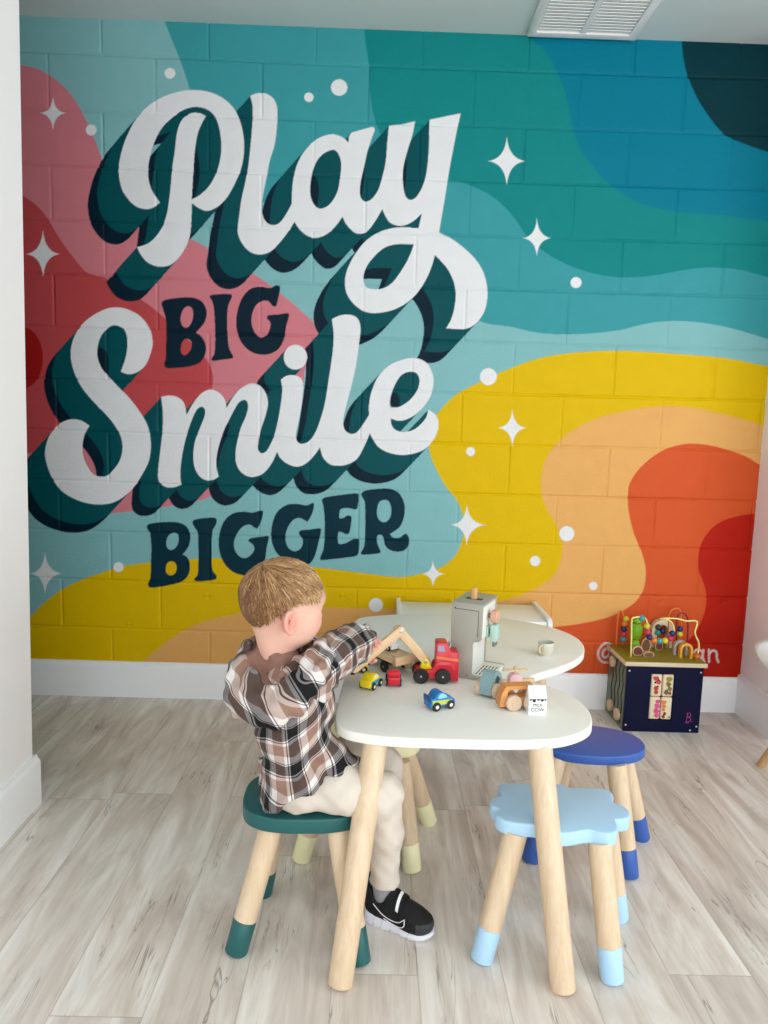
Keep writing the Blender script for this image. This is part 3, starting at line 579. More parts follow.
def wheel(par, x, y, z, r, side, w=.008, tyre=None, hub=None, hr=.36):
    y0, y1 = (y - w, y) if side < 0 else (y, y + w)
    o = ycyl(G(), x, y0, y1, z, r, 28).go('wheel', tyre or m_blk, par, 40)
    e = -.0008 if side < 0 else .0008; yy = y0 if side < 0 else y1
    ycyl(G(), x, min(yy, yy + e) , max(yy, yy + e), z, r * hr, 16, .0002).go('hub', hub or m_hub, o, 40)
    return o

# ---- red crane truck
tr = thing('crane_truck', 'red toy truck with black wheels, yellow pivot and wooden crane arm', 'toy truck', (1.403, -1.108, TZ), math.radians(1))
W = .046
pf = [(.002, .012), (.006, .030), (.010, .034), (.054, .034), (.057, .036), (.057, .104), (.061, .108), (.083, .108), (.087, .105), (.095, .086), (.099, .084), (.113, .083), (.117, .078), (.117, .006), (.103, .006), (.100, .012)]
bd = G().prism(pf, 0, W, .0018, 2, 'XZ').go('body', m_red, tr, 35)
fd = crom([(.052, .030), (.060, .041), (.076, .047), (.092, .044), (.102, .034), (.108, .014), (.112, .008), (.112, .030), (.108, .047), (.094, .056), (.074, .059), (.058, .052), (.050, .040)], 3)
for y0, y1 in ((-.0022, .001), (W - .001, W + .0022)): G().prism(fd, y0, y1, .001, 2, 'XZ').go('fender', m_red, bd, 40)
for y0, y1 in ((-.0006, .001), (W - .001, W + .0006)):
    G().prism([(.061, .086), (.0805, .085), (.0765, .1005), (.061, .101)], y0, y1, 0, 1, 'XZ').go('side_window', m_pane, bd)
    g = G(); g.prism([(.0585, .0705), (.1165, .063), (.1165, .065), (.0585, .0725)], y0, y1, 0, 1, 'XZ'); g.prism([(.0585, .067), (.1165, .0595), (.1165, .0615), (.0585, .069)], y0, y1, 0, 1, 'XZ')
    g.go('stripe', gloss('orange_stripe', rgb(232, 150, 80)), bd)
ws = Matrix.Translation((.0915, W / 2, .0955)) @ Matrix.Rotation(math.atan2(.008, .019), 4, 'Y')
G().box((.0, -W / 2 + .004, -.0085), (.0012, W / 2 - .004, .0085), 0, 1, ws).go('windscreen', m_wpr, bd)
G().box((.0006, -W / 2 + .009, -.005), (.0016, W / 2 - .009, .005), 0, 1, ws).go('windscreen_glass', gloss('sky_blue_print', rgb(150, 196, 232)), bd)
g = G(); g.box((.1168, .005, .010), (.1177, W - .005, .074)); g.go('grille', gloss('pale_pink_print', rgb(222, 160, 170)), bd)
for x in (.019, .076): wheel(tr, x, 0, .0202, .0202, -1, .009, None, m_steel, .14); wheel(tr, x, W, .0202, .0202, 1, .009, None, m_steel, .14)
pv = crom([(.018, .034, 1), (.021, .046), (.026, .057), (.032, .062), (.038, .057), (.044, .046), (.049, .034, 1)], 4)
G().prism(pv, .012, .036, .001, 2, 'XZ').go('pivot', m_yel, tr, 40)
ycyl(G(), .032, .0095, .038, .052, .0045, 16, .001).go('bolt', m_steel, tr, 40)
def to_tr(p): c_, s_ = math.cos(-math.radians(1)), math.sin(-math.radians(1)); x, y = p[0] - 1.403, p[1] + 1.108; return Vector((x * c_ - y * s_, x * s_ + y * c_, p[2] - TZ))
def beam(par, A, B, hw=.0118, th=.010, side=0.0):
    """flat bar with rounded ends from A to B, standing on edge"""
    A, B = to_tr(A), to_tr(B); d = (B - A); L = d.length; d.normalize(); n = Vector((d.y, -d.x, 0)).normalized(); w = n.cross(d).normalized()
    pl = [(hw * math.cos(t), hw * math.sin(t)) for t in np.linspace(PI / 2, 3 * PI / 2, 10)] + [(L + hw * math.cos(t), hw * math.sin(t)) for t in np.linspace(-PI / 2, PI / 2, 10)]
    o = G().prism(pl, -th / 2, th / 2, .001, 2, 'XY').go('crane_arm', m_nat, par, 40)
    R3 = Matrix((d, w, d.cross(w))).transposed().to_4x4(); R3.translation = A + n * side; o.matrix_local = R3; return n
pivot_w = (1.435, -1.084, TZ + .052)
ex_, ez_ = at_y(398, 629.5, -1.122); elbow_w = (ex_, -1.122, ez_)
tx_, tz_ = at_y(353, 666.5, -1.178); tip_w = (tx_, -1.178, tz_)
beam(tr, pivot_w, elbow_w)
nb = beam(tr, elbow_w, tip_w, .0118, .010, -.0115)
e_ = to_tr(elbow_w); n_ = -nb
G().rod(e_ + n_ * .019, e_ - n_ * .008, .0045, None, 16, .001).go('elbow_bolt', m_steel, tr, 40)
t_ = to_tr(tip_w); G().rod(t_ + Vector((0, 0, -.008)), t_ + Vector((0, 0, -.020)), .006, None, 16, .001).go('magnet', gloss('black_magnet', rgb(30, 28, 28)), tr, 40)
m_blkp = gloss('black_lacquer', rgb(30, 28, 28))

# ---- wooden trailer
tl = thing('toy_trailer', 'natural wood flatbed toy trailer behind the red truck', 'toy trailer', (1.386, -1.055, TZ), math.radians(127))
G().box((.004, -.040, .036), (.165, .040, .047), .0015).go('deck', m_nat, tl, 40)
g = G()
for y in (-.031, -.017, .017, .031): g.box((.012, y - .0035, .0465), (.163, y + .0035, .0495), .0006)
g.go('deck_rail', m_nat, tl, 40)
G().box((-.008, -.042, .034), (.008, .042, .057), .0015).go('end_stop', wood('end_stop_wood', rgb(222, 190, 150), rgb(200, 162, 118), 'Y', 2.5), tl, 40)
G().prism([(.006, .036), (.034, .036), (.022, .010), (.012, .010)], -.030, -.014, .001, 2, 'XZ').go('support_leg', m_natz, tl, 40)
for x in (.052, .125):
    for y, s_ in ((-.030, -1), (.030, 1)): wheel(tl, x, y - (0 if s_ < 0 else .0), .0165, .0165, s_, .007, None, m_steel, .16)
    G().rod((x, -.030, .0165), (x, .030, .0165), .003, None, 10).go('axle', m_steel, tl, 40)
G().box((.045, -.022, .022), (.132, .022, .036), .001).go('chassis', m_blkp, tl, 40)

# ---- little cars
def toy_car(label, loc, rz, mat, side=None, glass=(150, 205, 236), fin=False, z=TZ, dark=None, s=1.0):
    r = thing('toy_car', label, 'toy car', (loc[0], loc[1], z), math.radians(rz), 'small wooden cars on the table')
    w = .0155 * s
    pr = crom([(-.031, .008, 1), (-.0315, .020), (-.030, .0265), (-.022, .0275), (-.014, .0375), (-.006, .0400), (.002, .038), (.013, .028), (.025, .024), (.031, .019), (.0315, .008, 1)], 4)
    pr = [(x * s, zz * s) for x, zz in pr]
    b = G().prism(pr, -w, w, .0022 * s, 2, 'XZ').go('body', mat, r, 40)
    for sy in (-1, 1):
        y0, y1 = sorted((sy * w, sy * (w + .0006)))
        G().prism([(x * s, q * s) for x, q in crom([(-.013, .0275), (-.010, .035), (-.004, .0378), (.003, .0355), (.010, .0285), (.0, .0270)], 3)], y0, y1, 0, 1, 'XZ').go('side_window', gloss('car_window', rgb(*glass)), b)
        if side: G().prism([(x * s, q * s) for x, q in ((-.027, .012), (-.027, .0240), (.022, .021), (.022, .0125))], y0, y1, 0, 1, 'XZ').go('side_stripe', gloss('car_stripe', rgb(*side)), b)
        for x in (-.0175, .0185): wheel(r, x * s, sy * w, .0100 * s, .0100 * s, sy, .0046 * s, None, m_hub, .42)
    G().box((-.004 * s, -w * .78, -.0065 * s), (-.003 * s, w * .78, .0065 * s), 0, 1, Matrix.Translation((.0118 * s, 0, .0325 * s)) @ Matrix.Rotation(-.86, 4, 'Y')).go('windscreen', gloss('car_screen', rgb(*glass)), b)
    if fin: G().box((-.0325 * s, -w * 1.0, .018 * s), (-.029 * s, w * 1.0, .0325 * s), .001).go('spoiler', dark or mat, b, 40)
    return r
m_cblue = gloss('blue_gloss_paint', rgb(24, 118, 190))
toy_car('bright yellow toy car with a blue side stripe, left of the small red car', (1.293, -1.146), 62, m_yel, (40, 160, 190), (236, 238, 190))
toy_car('small red toy car seen from behind, between the yellow car and the truck', (1.351, -1.118), 91, m_red, None, (200, 60, 66))
toy_car('blue toy car with a yellow-green stripe at the front of the table', (1.457, -1.267), 27, m_cblue, (196, 208, 80), (140, 210, 246), True, TZ, gloss('deep_blue_paint_gloss', rgb(20, 84, 144)), 1.08)
toy_car('yellow toy car half hidden under the child\'s hand', (1.252, -1.030), 8, m_yel, None, (240, 214, 40))
toy_car('white toy car with black wheels riding on the wooden trailer', (1.342, -.985), 125, m_wpr, None, (236, 236, 238), False, TZ + .0495, None, .78)

# ---- toy coffee machine
m_gry = paint('warm_grey_paint', rgb(166, 164, 152), .45, 0, 0, .01); m_lgt = paint('off_white_paint', rgb(232, 232, 226), .45, 0, 0, .01)
m_mint = paint('mint_paint', rgb(180, 214, 202), .4, 0, 0, .01); m_pnk = wood('blush_wood', rgb(226, 176, 146), rgb(208, 154, 124), 'Z', 2); m_slot = paint('slot_shadow', rgb(70, 66, 60), .8)
cm = thing('toy_coffee_machine', 'grey wooden toy coffee machine with a blush knob and mint filter handle', 'toy coffee machine', (1.502, -1.048, TZ), math.radians(-25))
DP = .138
prof = [(0, 0), (.116, 0), (.116, .012), (.066, .012)] + [(.062, .016), (.062, .092)] + [(.070 - .008 * math.cos(a), .092 + .012 * math.sin(a)) for a in np.linspace(.2, PI / 2, 5)] + [(.079, .106), (.085, .112), (.085, .200), (0, .200)]
for y0 in (0, DP - .008): G().prism(prof, y0, y0 + .008, .0012, 2, 'XZ').go('side_panel', m_gry, cm, 40)
g = G(); g.prism([(.010, .124), (.074, .124), (.074, .190), (.010, .190), (.010, .018), (.052, .018), (.052, .100), (.010, .124)][:4], 0, .001, 0, 1, 'XZ'); g = G()
def line(g, a, b, w=.0007):
    d = Vector((b[0] - a[0], 0, b[1] - a[1])); L = d.length; an = math.atan2(d.z, d.x)
    g.box((0, -.0004, -w), (L, .0004, w), 0, 1, Matrix.Translation((a[0], 0, a[1])) @ Matrix.Rotation(-an, 4, 'Y'))
for a, b in (((.010, .188), (.075, .188)), ((.075, .188), (.075, .118))): line(g, a, b)
g.go('panel_groove', m_slot, cm)
G().box((.002, .006, .002), (.058, DP - .006, .196), .001).go('column', m_lgt, cm, 40)
G().box((.050, .006, .108), (.083, DP - .006, .196), .001).go('brew_head', m_lgt, cm, 40)
tp = G(); tp.box((-.0005, -.0005, .1985), (.0865, DP + .0005, .205), .001); tp.go('top_plate', m_gry, cm, 40)
G().box((.020, .052, .2045), (.066, .070, .2056), 0).go('pod_slot', m_slot, cm)
G().box((.034, .054, .198), (.050, .068, .236), .003).go('coffee_pod', wood('pod_wood', rgb(226, 178, 124), rgb(200, 146, 92), 'Z', 2), cm, 40)
tray = G().box((.055, .006, .002), (.1155, DP - .006, .0115), .001).go('drip_tray', m_lgt, cm, 40)
g = G()
for r_ in range(5):
    for q in range(4): g.box((.068 + r_ * .009, .016 + q * .022, .0112), (.071 + r_ * .009, .034 + q * .022, .0119))
g.go('tray_slots', m_slot, tray)
def xcyl(g, x0, x1, y, z, r, n=24, bev=.002):
    Mt = Matrix.Translation((x0, y, z)) @ Matrix.Rotation(PI / 2, 4, 'Y'); L = x1 - x0
    g.lathe([(.0004, 0), (r - bev, 0), (r, bev), (r, L - bev), (r - bev, L), (.0004, L)], n, Mt); return g
kn = xcyl(G(), .092, .110, .066, .163, .018).go('knob', m_pnk, cm, 40)
m_pin = paint('grey_pin', rgb(120, 122, 124), .4)
xcyl(G(), .082, .094, .066, .163, .006, 16, .001).go('knob_stem', m_pin, kn, 40)
pfh = G().box((.094, .048, .096), (.112, .084, .142), .003).go('filter_handle', m_mint, cm, 40)
G().box((.083, .052, .104), (.088, .080, .134), .001).go('filter_plate', m_mint, cm, 40)
xcyl(G(), .086, .096, .066, .120, .006, 16, .001).go('filter_stem', m_pin, pfh, 40)
for y in (.058, .074): G().rod((.104, y, .097), (.104, y, .082), .0045, None, 14, .001).go('spout', m_pin, pfh, 40)
ycyl(G(), .010, -.0008, .002, .190, .0022, 10, .0003).go('screw', m_slot, cm); ycyl(G(), .050, -.0008, .002, .010, .0022, 10, .0003).go('screw', m_slot, cm)

# ---- cup
m_cup = paint('sage_beige_glaze', rgb(206, 204, 188), .35, 0, 0, .01)
cp = thing('toy_cup', 'small greenish beige toy cup on the far lobe of the table', 'cup', (1.812, -.842, TZ))
G().lathe([(.0005, 0), (.0165, 0), (.0195, .004), (.0225, .020), (.0238, .0385), (.0232, .0395), (.0218, .0385), (.0205, .020), (.0170, .006), (.0005, .0045)], 36).go('cup_body', m_cup, cp, 50)
G().tube([(-.0205 * .70, -.0205 * .72, .031), (-.030 * .72, -.030 * .72, .033), (-.036 * .72, -.036 * .72, .024), (-.033 * .72, -.033 * .72, .013), (-.0195 * .70, -.0195 * .72, .009)], [.003, .0034, .0036, .0034, .003], 10).go('handle', wood('cup_handle_wood', rgb(232, 206, 164), rgb(214, 182, 136)), cp, 180)

# ---- push-along cars, helicopter, milk
m_ora = wood('orange_stained_wood', rgb(226, 158, 92), rgb(208, 136, 72), 'X', 2, .45); m_slate = paint('slate_blue_paint', rgb(136, 166, 170), .45, 0, 0, .02); m_whl = wood('pale_wheel_wood', rgb(218, 192, 164), rgb(196, 166, 136), 'Z', 3, .5)
oc = thing('wooden_push_car', 'orange wooden push car with two window openings and pale wheels', 'toy car', (1.600, -1.276, TZ), math.radians(9))
O = crom([(.0, .008, 1), (.003, .034), (.010, .052), (.017, .0575), (.045, .058), (.084, .058, 1), (.088, .052), (.090, .030), (.092, .008, 1)], 4)
def ring_to(outer, c, sh):   # window outline with as many points as the outer outline
    n = len(outer); cx, cz = c; hole = crom(sh, 8); out = []
    hp = [np.array(p) for p in hole]
    for x, z in outer:
        a = math.atan2(z - cz, x - cx); best = None
        for i in range(len(hp)):
            p, q = hp[i] - (cx, cz), hp[(i + 1) % len(hp)] - (cx, cz)
            d = np.array((math.cos(a), math.sin(a))); e = q - p; den = d[0] * e[1] - d[1] * e[0]
            if abs(den) < 1e-12: continue
            t_ = (p[0] * e[1] - p[1] * e[0]) / den; u_ = (p[0] * d[1] - p[1] * d[0]) / den
            if t_ > 0 and -1e-6 <= u_ <= 1 + 1e-6: best = t_
        out.append((cx + d[0] * (best or .005), cz + d[1] * (best or .005)))
    return out
def dense(P, step):
    o = []
    for a, b in zip(P, P[1:] + P[:1]):
        L = math.dist(a, b); n = max(1, int(L / step)); o += [(a[0] + (b[0] - a[0]) * i / n, a[1] + (b[1] - a[1]) * i / n) for i in range(n)]
    return o
O = dense(O, .003); hole = [(.018, .034), (.022, .047), (.030, .0495), (.062, .0495), (.069, .046), (.069, .036), (.064, .031), (.030, .031)]
G().frame(O, ring_to(O, (.044, .041), hole), 0, .030, 'XZ', 0).go('body', m_ora, oc, 35)
for x in (.032, .075):
    for y, s_ in ((0, -1), (.030, 1)): ycyl(G(), x, *((y - .012, y) if s_ < 0 else (y, y + .012)), .0195, .0195, 32, .002).go('wheel', m_whl, oc, 40)
sc_ = thing('wooden_push_car', 'slate blue arched wooden push car in front of the coffee machine', 'toy car', (1.578, -1.198, TZ), math.radians(58))
O = dense(crom([(-.004, .008, 1), (-.003, .030), (.006, .050), (.020, .060), (.040, .060), (.058, .048), (.065, .030), (.067, .008, 1)], 4), .003)
G().frame(O, ring_to(O, (.031, .036), [(.018, .030), (.020, .043), (.030, .0495), (.042, .046), (.050, .036), (.050, .029), (.034, .026)]), -.016, .016, 'XZ', 0).go('body', m_slate, sc_, 35)
for x in (.013, .052):
    for y0, y1 in ((-.030, -.016), (.016, .030)): ycyl(G(), x, y0, y1, .0185, .0185, 32, .002).go('wheel', m_whl, sc_, 40)
m_ppk = paint('soft_pink_paint', rgb(238, 192, 198), .4, 0, 0, .01)
hl = thing('toy_helicopter', 'pink toy helicopter with a wooden rotor behind the orange car', 'toy helicopter', (1.664, -1.125, TZ), math.radians(6))
G().prism(crom([(-.018, .008), (-.016, .030), (-.008, .038), (.008, .038), (.016, .030), (.019, .014), (.014, .006), (-.012, .006)], 4), -.013, .013, .003, 2, 'XZ').go('body', m_ppk, hl, 40)
G().box((.015, -.005, .014), (.052, .005, .026), .003).go('tail_boom', m_nat, hl, 40)
G().rod((0, 0, .036), (0, 0, .049), .003, None, 10).go('mast', m_natz, hl, 40)
rt = G(); rt.box((-.033, -.0042, .0455), (.033, .0042, .0505), .0018); rt.go('rotor', m_nat, hl, 40)
G().ball((0, 0, .054), .0055).go('rotor_knob', m_natz, hl, 180)
for y in (-.010, .010): G().rod((-.016, y, .003), (.018, y, .003), .003, None, 10, .001).go('skid', m_natz, hl, 40)

m_paper = paint('white_carton_paint', rgb(240, 241, 243), .4, 0, 0, .01); m_ink = paint('black_ink', rgb(30, 30, 32), .6)
mk = thing('milk_carton', 'small white toy milk carton with black lettering at the table\'s right side', 'milk carton', (1.684, -1.281, TZ), math.radians(3))
h_ = .0215
G().prism([(-h_ * .78, 0), (h_ * .78, 0), (h_ * .78, .039), (.0025, .062), (.0025, .066), (-.0025, .066), (-.0025, .062), (-h_ * .78, .039)], -h_, h_, .0008, 2, 'YZ').go('carton', m_paper, mk, 35)
g = G()
for i, (x, w_, d_) in enumerate(((-.017, .0032, .004), (-.009, .0042, .0085), (.001, .0042, .004), (.010, .004, .0065), (.0175, .003, .004))):
    g.prism([(x - w_, .0385), (x + w_, .0385), (x + w_ * .8, .0385 - d_ * .7), (x, .0385 - d_), (x - w_ * .8, .0385 - d_ * .7)], -h_ * .78 - .0005, -h_ * .78 + .0003, 0, 1, 'XZ')
g.go('awning_print', m_ink, mk)
def text_mesh(s, size, mat, parent, M_, name='lettering', ext=.0003):
    c = bpy.data.curves.new('txt', 'FONT'); c.body = s; c.size = size; c.align_x = 'CENTER'; c.extrude = ext; c.resolution_u = 3
    o = bpy.data.objects.new('txt', c); COL.objects.link(o); bpy.context.view_layer.update()
    me = bpy.data.meshes.new_from_object(o.evaluated_get(bpy.context.evaluated_depsgraph_get())); bpy.data.objects.remove(o); bpy.data.curves.remove(c)
    me.transform(M_); me.name = name; me.materials.clear(); me.materials.append(mat); q = bpy.data.objects.new(name, me); COL.objects.link(q); q.parent = parent; return q
for s_, z, sz_ in (('MILK', .0205, .0105), ('COW', .0085, .0125)):
    text_mesh(s_, sz_, m_ink, mk, Matrix.Translation((0, -h_ * .78 - .0003, z)) @ Matrix.Rotation(PI / 2, 4, 'X'))

# ================================================================== ACTIVITY CUBE
m_navy = paint('navy_paint', rgb(4, 9, 46), .5, 0, 0, .02, .15); m_ply = wood('birch_board_edge', rgb(226, 208, 180), rgb(204, 184, 152), 'X', 1.5); m_lime = gloss('olive_lime_board', rgb(140, 132, 34), .5)
CX, CY = 2.440, -.12
cu = thing('activity_cube', 'navy wooden activity cube with bead wires on top, by the mural\'s corner', 'activity cube', (CX, CY, 0))
x0, x1, y0, y1, zt = -.150, .150, -.105, .105, .268
G().box((x0 + .006, y0 + .006, .006), (x1 - .006, y1, zt), .002).go('inner_box', paint('dark_inside', rgb(26, 22, 22), .8), cu)
fo = [(x0, .0), (x1, .0), (x1, zt), (x0, zt)]; fi = [(-.053, .048), (.040, .048), (.040, .236), (-.053, .236)]
fp = G().frame(fo, fi, y0 - .004, y0 + .006, 'XZ').go('front_panel', m_navy, cu, 30)
G().box((x1 - .008, y0, 0), (x1, y1, zt), .001).go('side_panel', m_navy, cu)
m_sage = paint('sage_paint', rgb(104, 118, 96), .5)
sp = G().box((x0, y0 + .006, 0), (x0 + .007, y1, zt), .001).go('side_panel', m_sage, cu)
for yy in (-.075, -.035, .005, .045):
    G().tube([(x0 - .0005, yy + .007 * math.sin(i * .9), .02 + i * .0125) for i in range(20)], .0028, 8).go('wavy_track', m_blkp, sp, 180)
def knob_x(yy, zz, r): 
    Mt = Matrix.Translation((x0 - .016, yy, zz)) @ Matrix.Rotation(PI / 2, 4, 'Y')
    G().lathe([(.0004, 0), (r - .003, 0), (r, .003), (r, .013), (r - .003, .016), (.0004, .016)], 24, Mt).go('wooden_disc', m_whl, sp, 40)
knob_x(.035, .235, .022); knob_x(.028, .052, .024); knob_x(-.055, .048, .024)
tp = G().box((x0 - .012, y0 - .014, zt), (x1 + .010, y1 + .004, zt + .016), .002).go('top_board', m_ply, cu, 40)
ZT = zt + .016
G().box((x0 - .008, y0 - .008, ZT - .001), (x1 + .006, y1, ZT + .0008), 0).go('board_print', m_lime, tp)
for sx, sz_ in ((x0 + .010, zt - .022), (x1 - .010, zt - .022), (x0 + .010, .026), (x1 - .010, .026), (x1 - .034, .010)): G().ball((sx, y0 - .004, sz_), .0042, 10, 6, (1, .5, 1)).go('screw', m_steel, fp, 180)
# four turning picture blocks
m_crm = paint('cream_block', rgb(232, 214, 182), .5)
pics = {(0, 1): [((-.004, .028), .011, (190, 60, 60)), ((.006, .014), .010, (200, 70, 74)), ((-.002, -.012), .009, (186, 60, 60)), ((.007, .022), .004, (40, 20, 20)), ((-.006, .012), .004, (40, 20, 20)), ((.004, -.004), .004, (40, 20, 20)), ((.0, -.028), .008, (176, 60, 60))],
        (1, 1): [((.002, .026), .012, (150, 140, 40)), ((.0, .006), .010, (120, 106, 40)), ((.006, -.012), .009, (130, 116, 46)), ((-.006, -.026), .009, (110, 92, 40)), ((.008, -.030), .006, (140, 70, 50))],
        (0, 0): [((.010, .028), .009, (216, 74, 130)), ((.008, .010), .011, (220, 84, 140)), ((.006, -.010), .011, (214, 74, 130)), ((.009, -.026), .010, (220, 84, 140))],
        (1, 0): [((-.012, .026), .009, (222, 130, 50)), ((-.011, .010), .008, (214, 120, 44)), ((-.012, -.004), .006, (210, 116, 50)), ((-.006, -.020), .006, (120, 40, 36)), ((-.010, -.032), .006, (120, 40, 36)), ((.012, -.034), .004, (130, 140, 60))]}
for (i, j), spots in pics.items():
    bx, bz = -.0295 + i * .046, .096 + j * .0935
    bl = G().box((bx - .0215, y0 - .003, bz - .0455), (bx + .0215, y0 + .030, bz + .0455), .007, 3).go('picture_block', m_crm, cu, 60)
    for q, ((u, w_), r_, c_) in enumerate(spots):
        pts = [(bx + u + r_ * (1 + .18 * math.sin(3 * a + q)) * math.cos(a), bz + w_ + r_ * (1 + .18 * math.cos(2 * a + q)) * math.sin(a)) for a in np.linspace(0, 2 * PI, 18, endpoint=False)]
        G().prism(pts, y0 - .0038 - .0002 * q, y0 - .0028, 0, 1, 'XZ').go('print', paint('block_print', rgb(*c_), .5), bl)
# the purple monogram in the corner of the front panel
m_mag = paint('magenta_print', rgb(176, 62, 150), .5)
g = G(); bx, bz = .098, .045
g.tube([(bx, y0 - .0042, bz), (bx + .003, y0 - .0042, bz + .034)], .0013, 6)
g.tube([(bx + p[0], y0 - .0042, bz + p[1]) for p in crom([(-.002, .033), (.010, .036), (.016, .029), (.012, .021), (.005, .019), (.014, .016), (.017, .007), (.010, .000), (-.003, .001)], 4, False)], .0013, 6)
g.tube([(bx - .006, y0 - .0042, bz - .003), (bx + .010, y0 - .0042, bz - .005)], .0009, 6); g.ball((bx + .022, y0 - .0042, bz + .001), .0016, 8, 6)
g.go('monogram', m_mag, fp, 180)
# ---- things fixed on the top board (parts of the cube)
def L3(px, py, y): a = at_y(px, py, y); return Vector((a[0] - CX, y - CY, a[1]))
def wire(pts, m, r=.0032): return G().tube([tuple(p) for p in pts], r, 10).go('bead_wire', m, cu, 180)
def cro3(P, seg=5):
    xy = crom([(p.x, p.z) for p in P], seg, False); yy = np.interp(np.linspace(0, len(P) - 1, len(xy)), range(len(P)), [p.y for p in P]); return [(a, y_, b) for (a, b), y_ in zip(xy, yy)]
m_wy = gloss('pale_yellow_wire', rgb(236, 228, 140)); m_wo = gloss('orange_wire', rgb(226, 120, 50)); m_wp = gloss('purple_wire', rgb(120, 30, 60)); m_wc = gloss('cream_wire', rgb(236, 210, 160))
BC = {'t': gloss('bead_teal', rgb(60, 160, 160)), 'y': gloss('bead_yellow', rgb(210, 200, 60)), 'm': gloss('bead_magenta', rgb(200, 50, 90)), 'n': gloss('bead_navy', rgb(30, 46, 100)), 'o': gloss('bead_orange', rgb(234, 130, 50)), 'd': gloss('bead_dark', rgb(70, 70, 60))}
def beads(spec, y):
    for px, py, c in spec: G().ball(L3(px, py, y), .0125, 16, 10).go('bead', BC[c], cu, 180)
yA, yB, yC = -.175, -.10, -.04
P = [L3(631, 653, yA), L3(631.5, 636, yA), L3(631.8, 619.5, yA), L3(633, 617.8, yA), L3(640, 617, yA), L3(645, 618, yA), L3(648, 625, yA), L3(649, 634, yA), L3(654, 640, yA), L3(660, 641, yA), L3(666, 640.5, yA), L3(671, 638, yA), L3(674, 631, yA), L3(672, 623, yA), L3(666, 619, yA), L3(660, 618.7, yA), L3(668, 618.3, yA), L3(678, 618.8, yA), L3(686, 621, yA), L3(697, 621.5, yA), L3(695, 633, yA), L3(699, 644, yA), L3(697.5, 652, yA)]
P[0].z = ZT; P[-1].z = ZT
wire(cro3(P, 4), m_wy)
beads([(642, 618.3, 't'), (647, 626, 'y'), (647.5, 632, 'm'), (649.3, 637, 'n'), (654, 640.3, 'o'), (659.3, 641, 't'), (665, 640.6, 'y'), (670.2, 638.4, 'm'), (672.3, 633.4, 'n')], yA)
P = [L3(616.5, 640, yC), L3(617.5, 622, yC), L3(619, 612, yC), L3(622, 611, yC), L3(624, 618, yC), L3(624, 630, yC), L3(623, 645, yC)]; P[0].z = ZT; P[-1].z = ZT
wire(cro3(P), m_wo)
beads([(626, 619, 'y'), (624.5, 624, 'o'), (623.8, 629, 'n'), (623.5, 634, 'm'), (623.2, 639.3, 't')], yC)
for pp, m_, yy in ((((669, 640), (669, 616), (672, 610), (678, 608.5), (681, 613), (681, 632)), m_wo, yC), (((678, 636), (677, 618), (680, 613.5), (685, 614), (688, 620), (688, 636)), m_wp, yB)):
    P = [L3(a, b, yy) for a, b in pp]; P[0].z = ZT; P[-1].z = ZT; wire(cro3(P), m_)
beads([(680, 629, 'n'), (679.8, 634, 'y')], yB); beads([(658, 627, 'd'), (657.5, 632.5, 't'), (662.5, 631, 'n')], yC)
# green cactus figure
m_grn = gloss('lime_green_paint', rgb(122, 176, 26), .4)
c0 = L3(635.5, 640, yB); g = G()
g.lathe([(.0005, ZT), (.017, ZT), (.019, ZT + .03), (.014, ZT + .048), (.010, ZT + .052), (.020, ZT + .058), (.025, ZT + .085), (.024, ZT + .110), (.014, ZT + .118), (.010, ZT + .121), (.019, ZT + .125), (.017, ZT + .136), (.012, ZT + .143), (.0005, ZT + .146)], 20, Matrix.Translation((c0.x, c0.y, 0)))
g.go('cactus_figure', m_grn, cu, 60)
# arches
def arch(px0, px1, py, y, h, t_, d, m_, nm):
    a, b = L3(px0, py, y), L3(px1, py, y); cx = (a.x + b.x) / 2; hw = (b.x - a.x) / 2
    def U(w, hh): return [(cx + w, ZT)] + [(cx + w * math.cos(t), ZT + hh - w + w * math.sin(t)) for t in np.linspace(0, PI, 17)] + [(cx - w, ZT)]
    o_, i_ = U(hw, h), U(hw - t_, h - t_)
    return G().prism(o_ + i_[::-1], y - CY, y - CY + d, .0012, 2, 'XZ').go(nm, m_, cu, 40)
m_ca = paint('cream_arch_paint', rgb(222, 206, 172), .45); m_ga = paint('grey_arch_paint', rgb(190, 182, 172), .45)
arch(651.5, 672.5, 640, yC, .118, .022, .03, m_ca, 'tall_arch')
arch(674, 688, 650, yA + .035, .062, .010, .018, m_ga, 'low_arch'); arch(680, 693, 654, yA - .002, .062, .0095, .020, gloss('amber_arch', rgb(232, 168, 50)), 'low_arch')
# brown picture pieces and an orange toadstool
m_br = paint('brown_picture_piece', rgb(120, 72, 44), .5); m_tn = paint('tan_edge', rgb(206, 176, 132), .5); m_dr = paint('dark_red_piece', rgb(110, 40, 34), .5)
for px, py, y, rx, rz_, m_ in ((646, 648, yB, .020, .032, m_br), (638, 650, yA + .02, .022, .022, m_dr), (649, 653.5, yA + .005, .022, .012, m_br), (659, 647, yB + .02, .016, .024, m_dr)):
    c0 = L3(px, py, y); cz = ZT + rz_ * .8
    pl = [(c0.x + rx * math.cos(a), max(ZT, cz + rz_ * math.sin(a))) for a in np.linspace(0, 2 * PI, 24, endpoint=False)]
    pb = G().prism(pl, c0.y, c0.y + .010, .001, 2, 'XZ').go('picture_piece', m_tn, cu, 40)
    G().prism([(c0.x + (x - c0.x) * .8, cz + (z - cz) * .8) for x, z in pl], c0.y - .0008, c0.y, 0, 1, 'XZ').go('print', m_, pb)
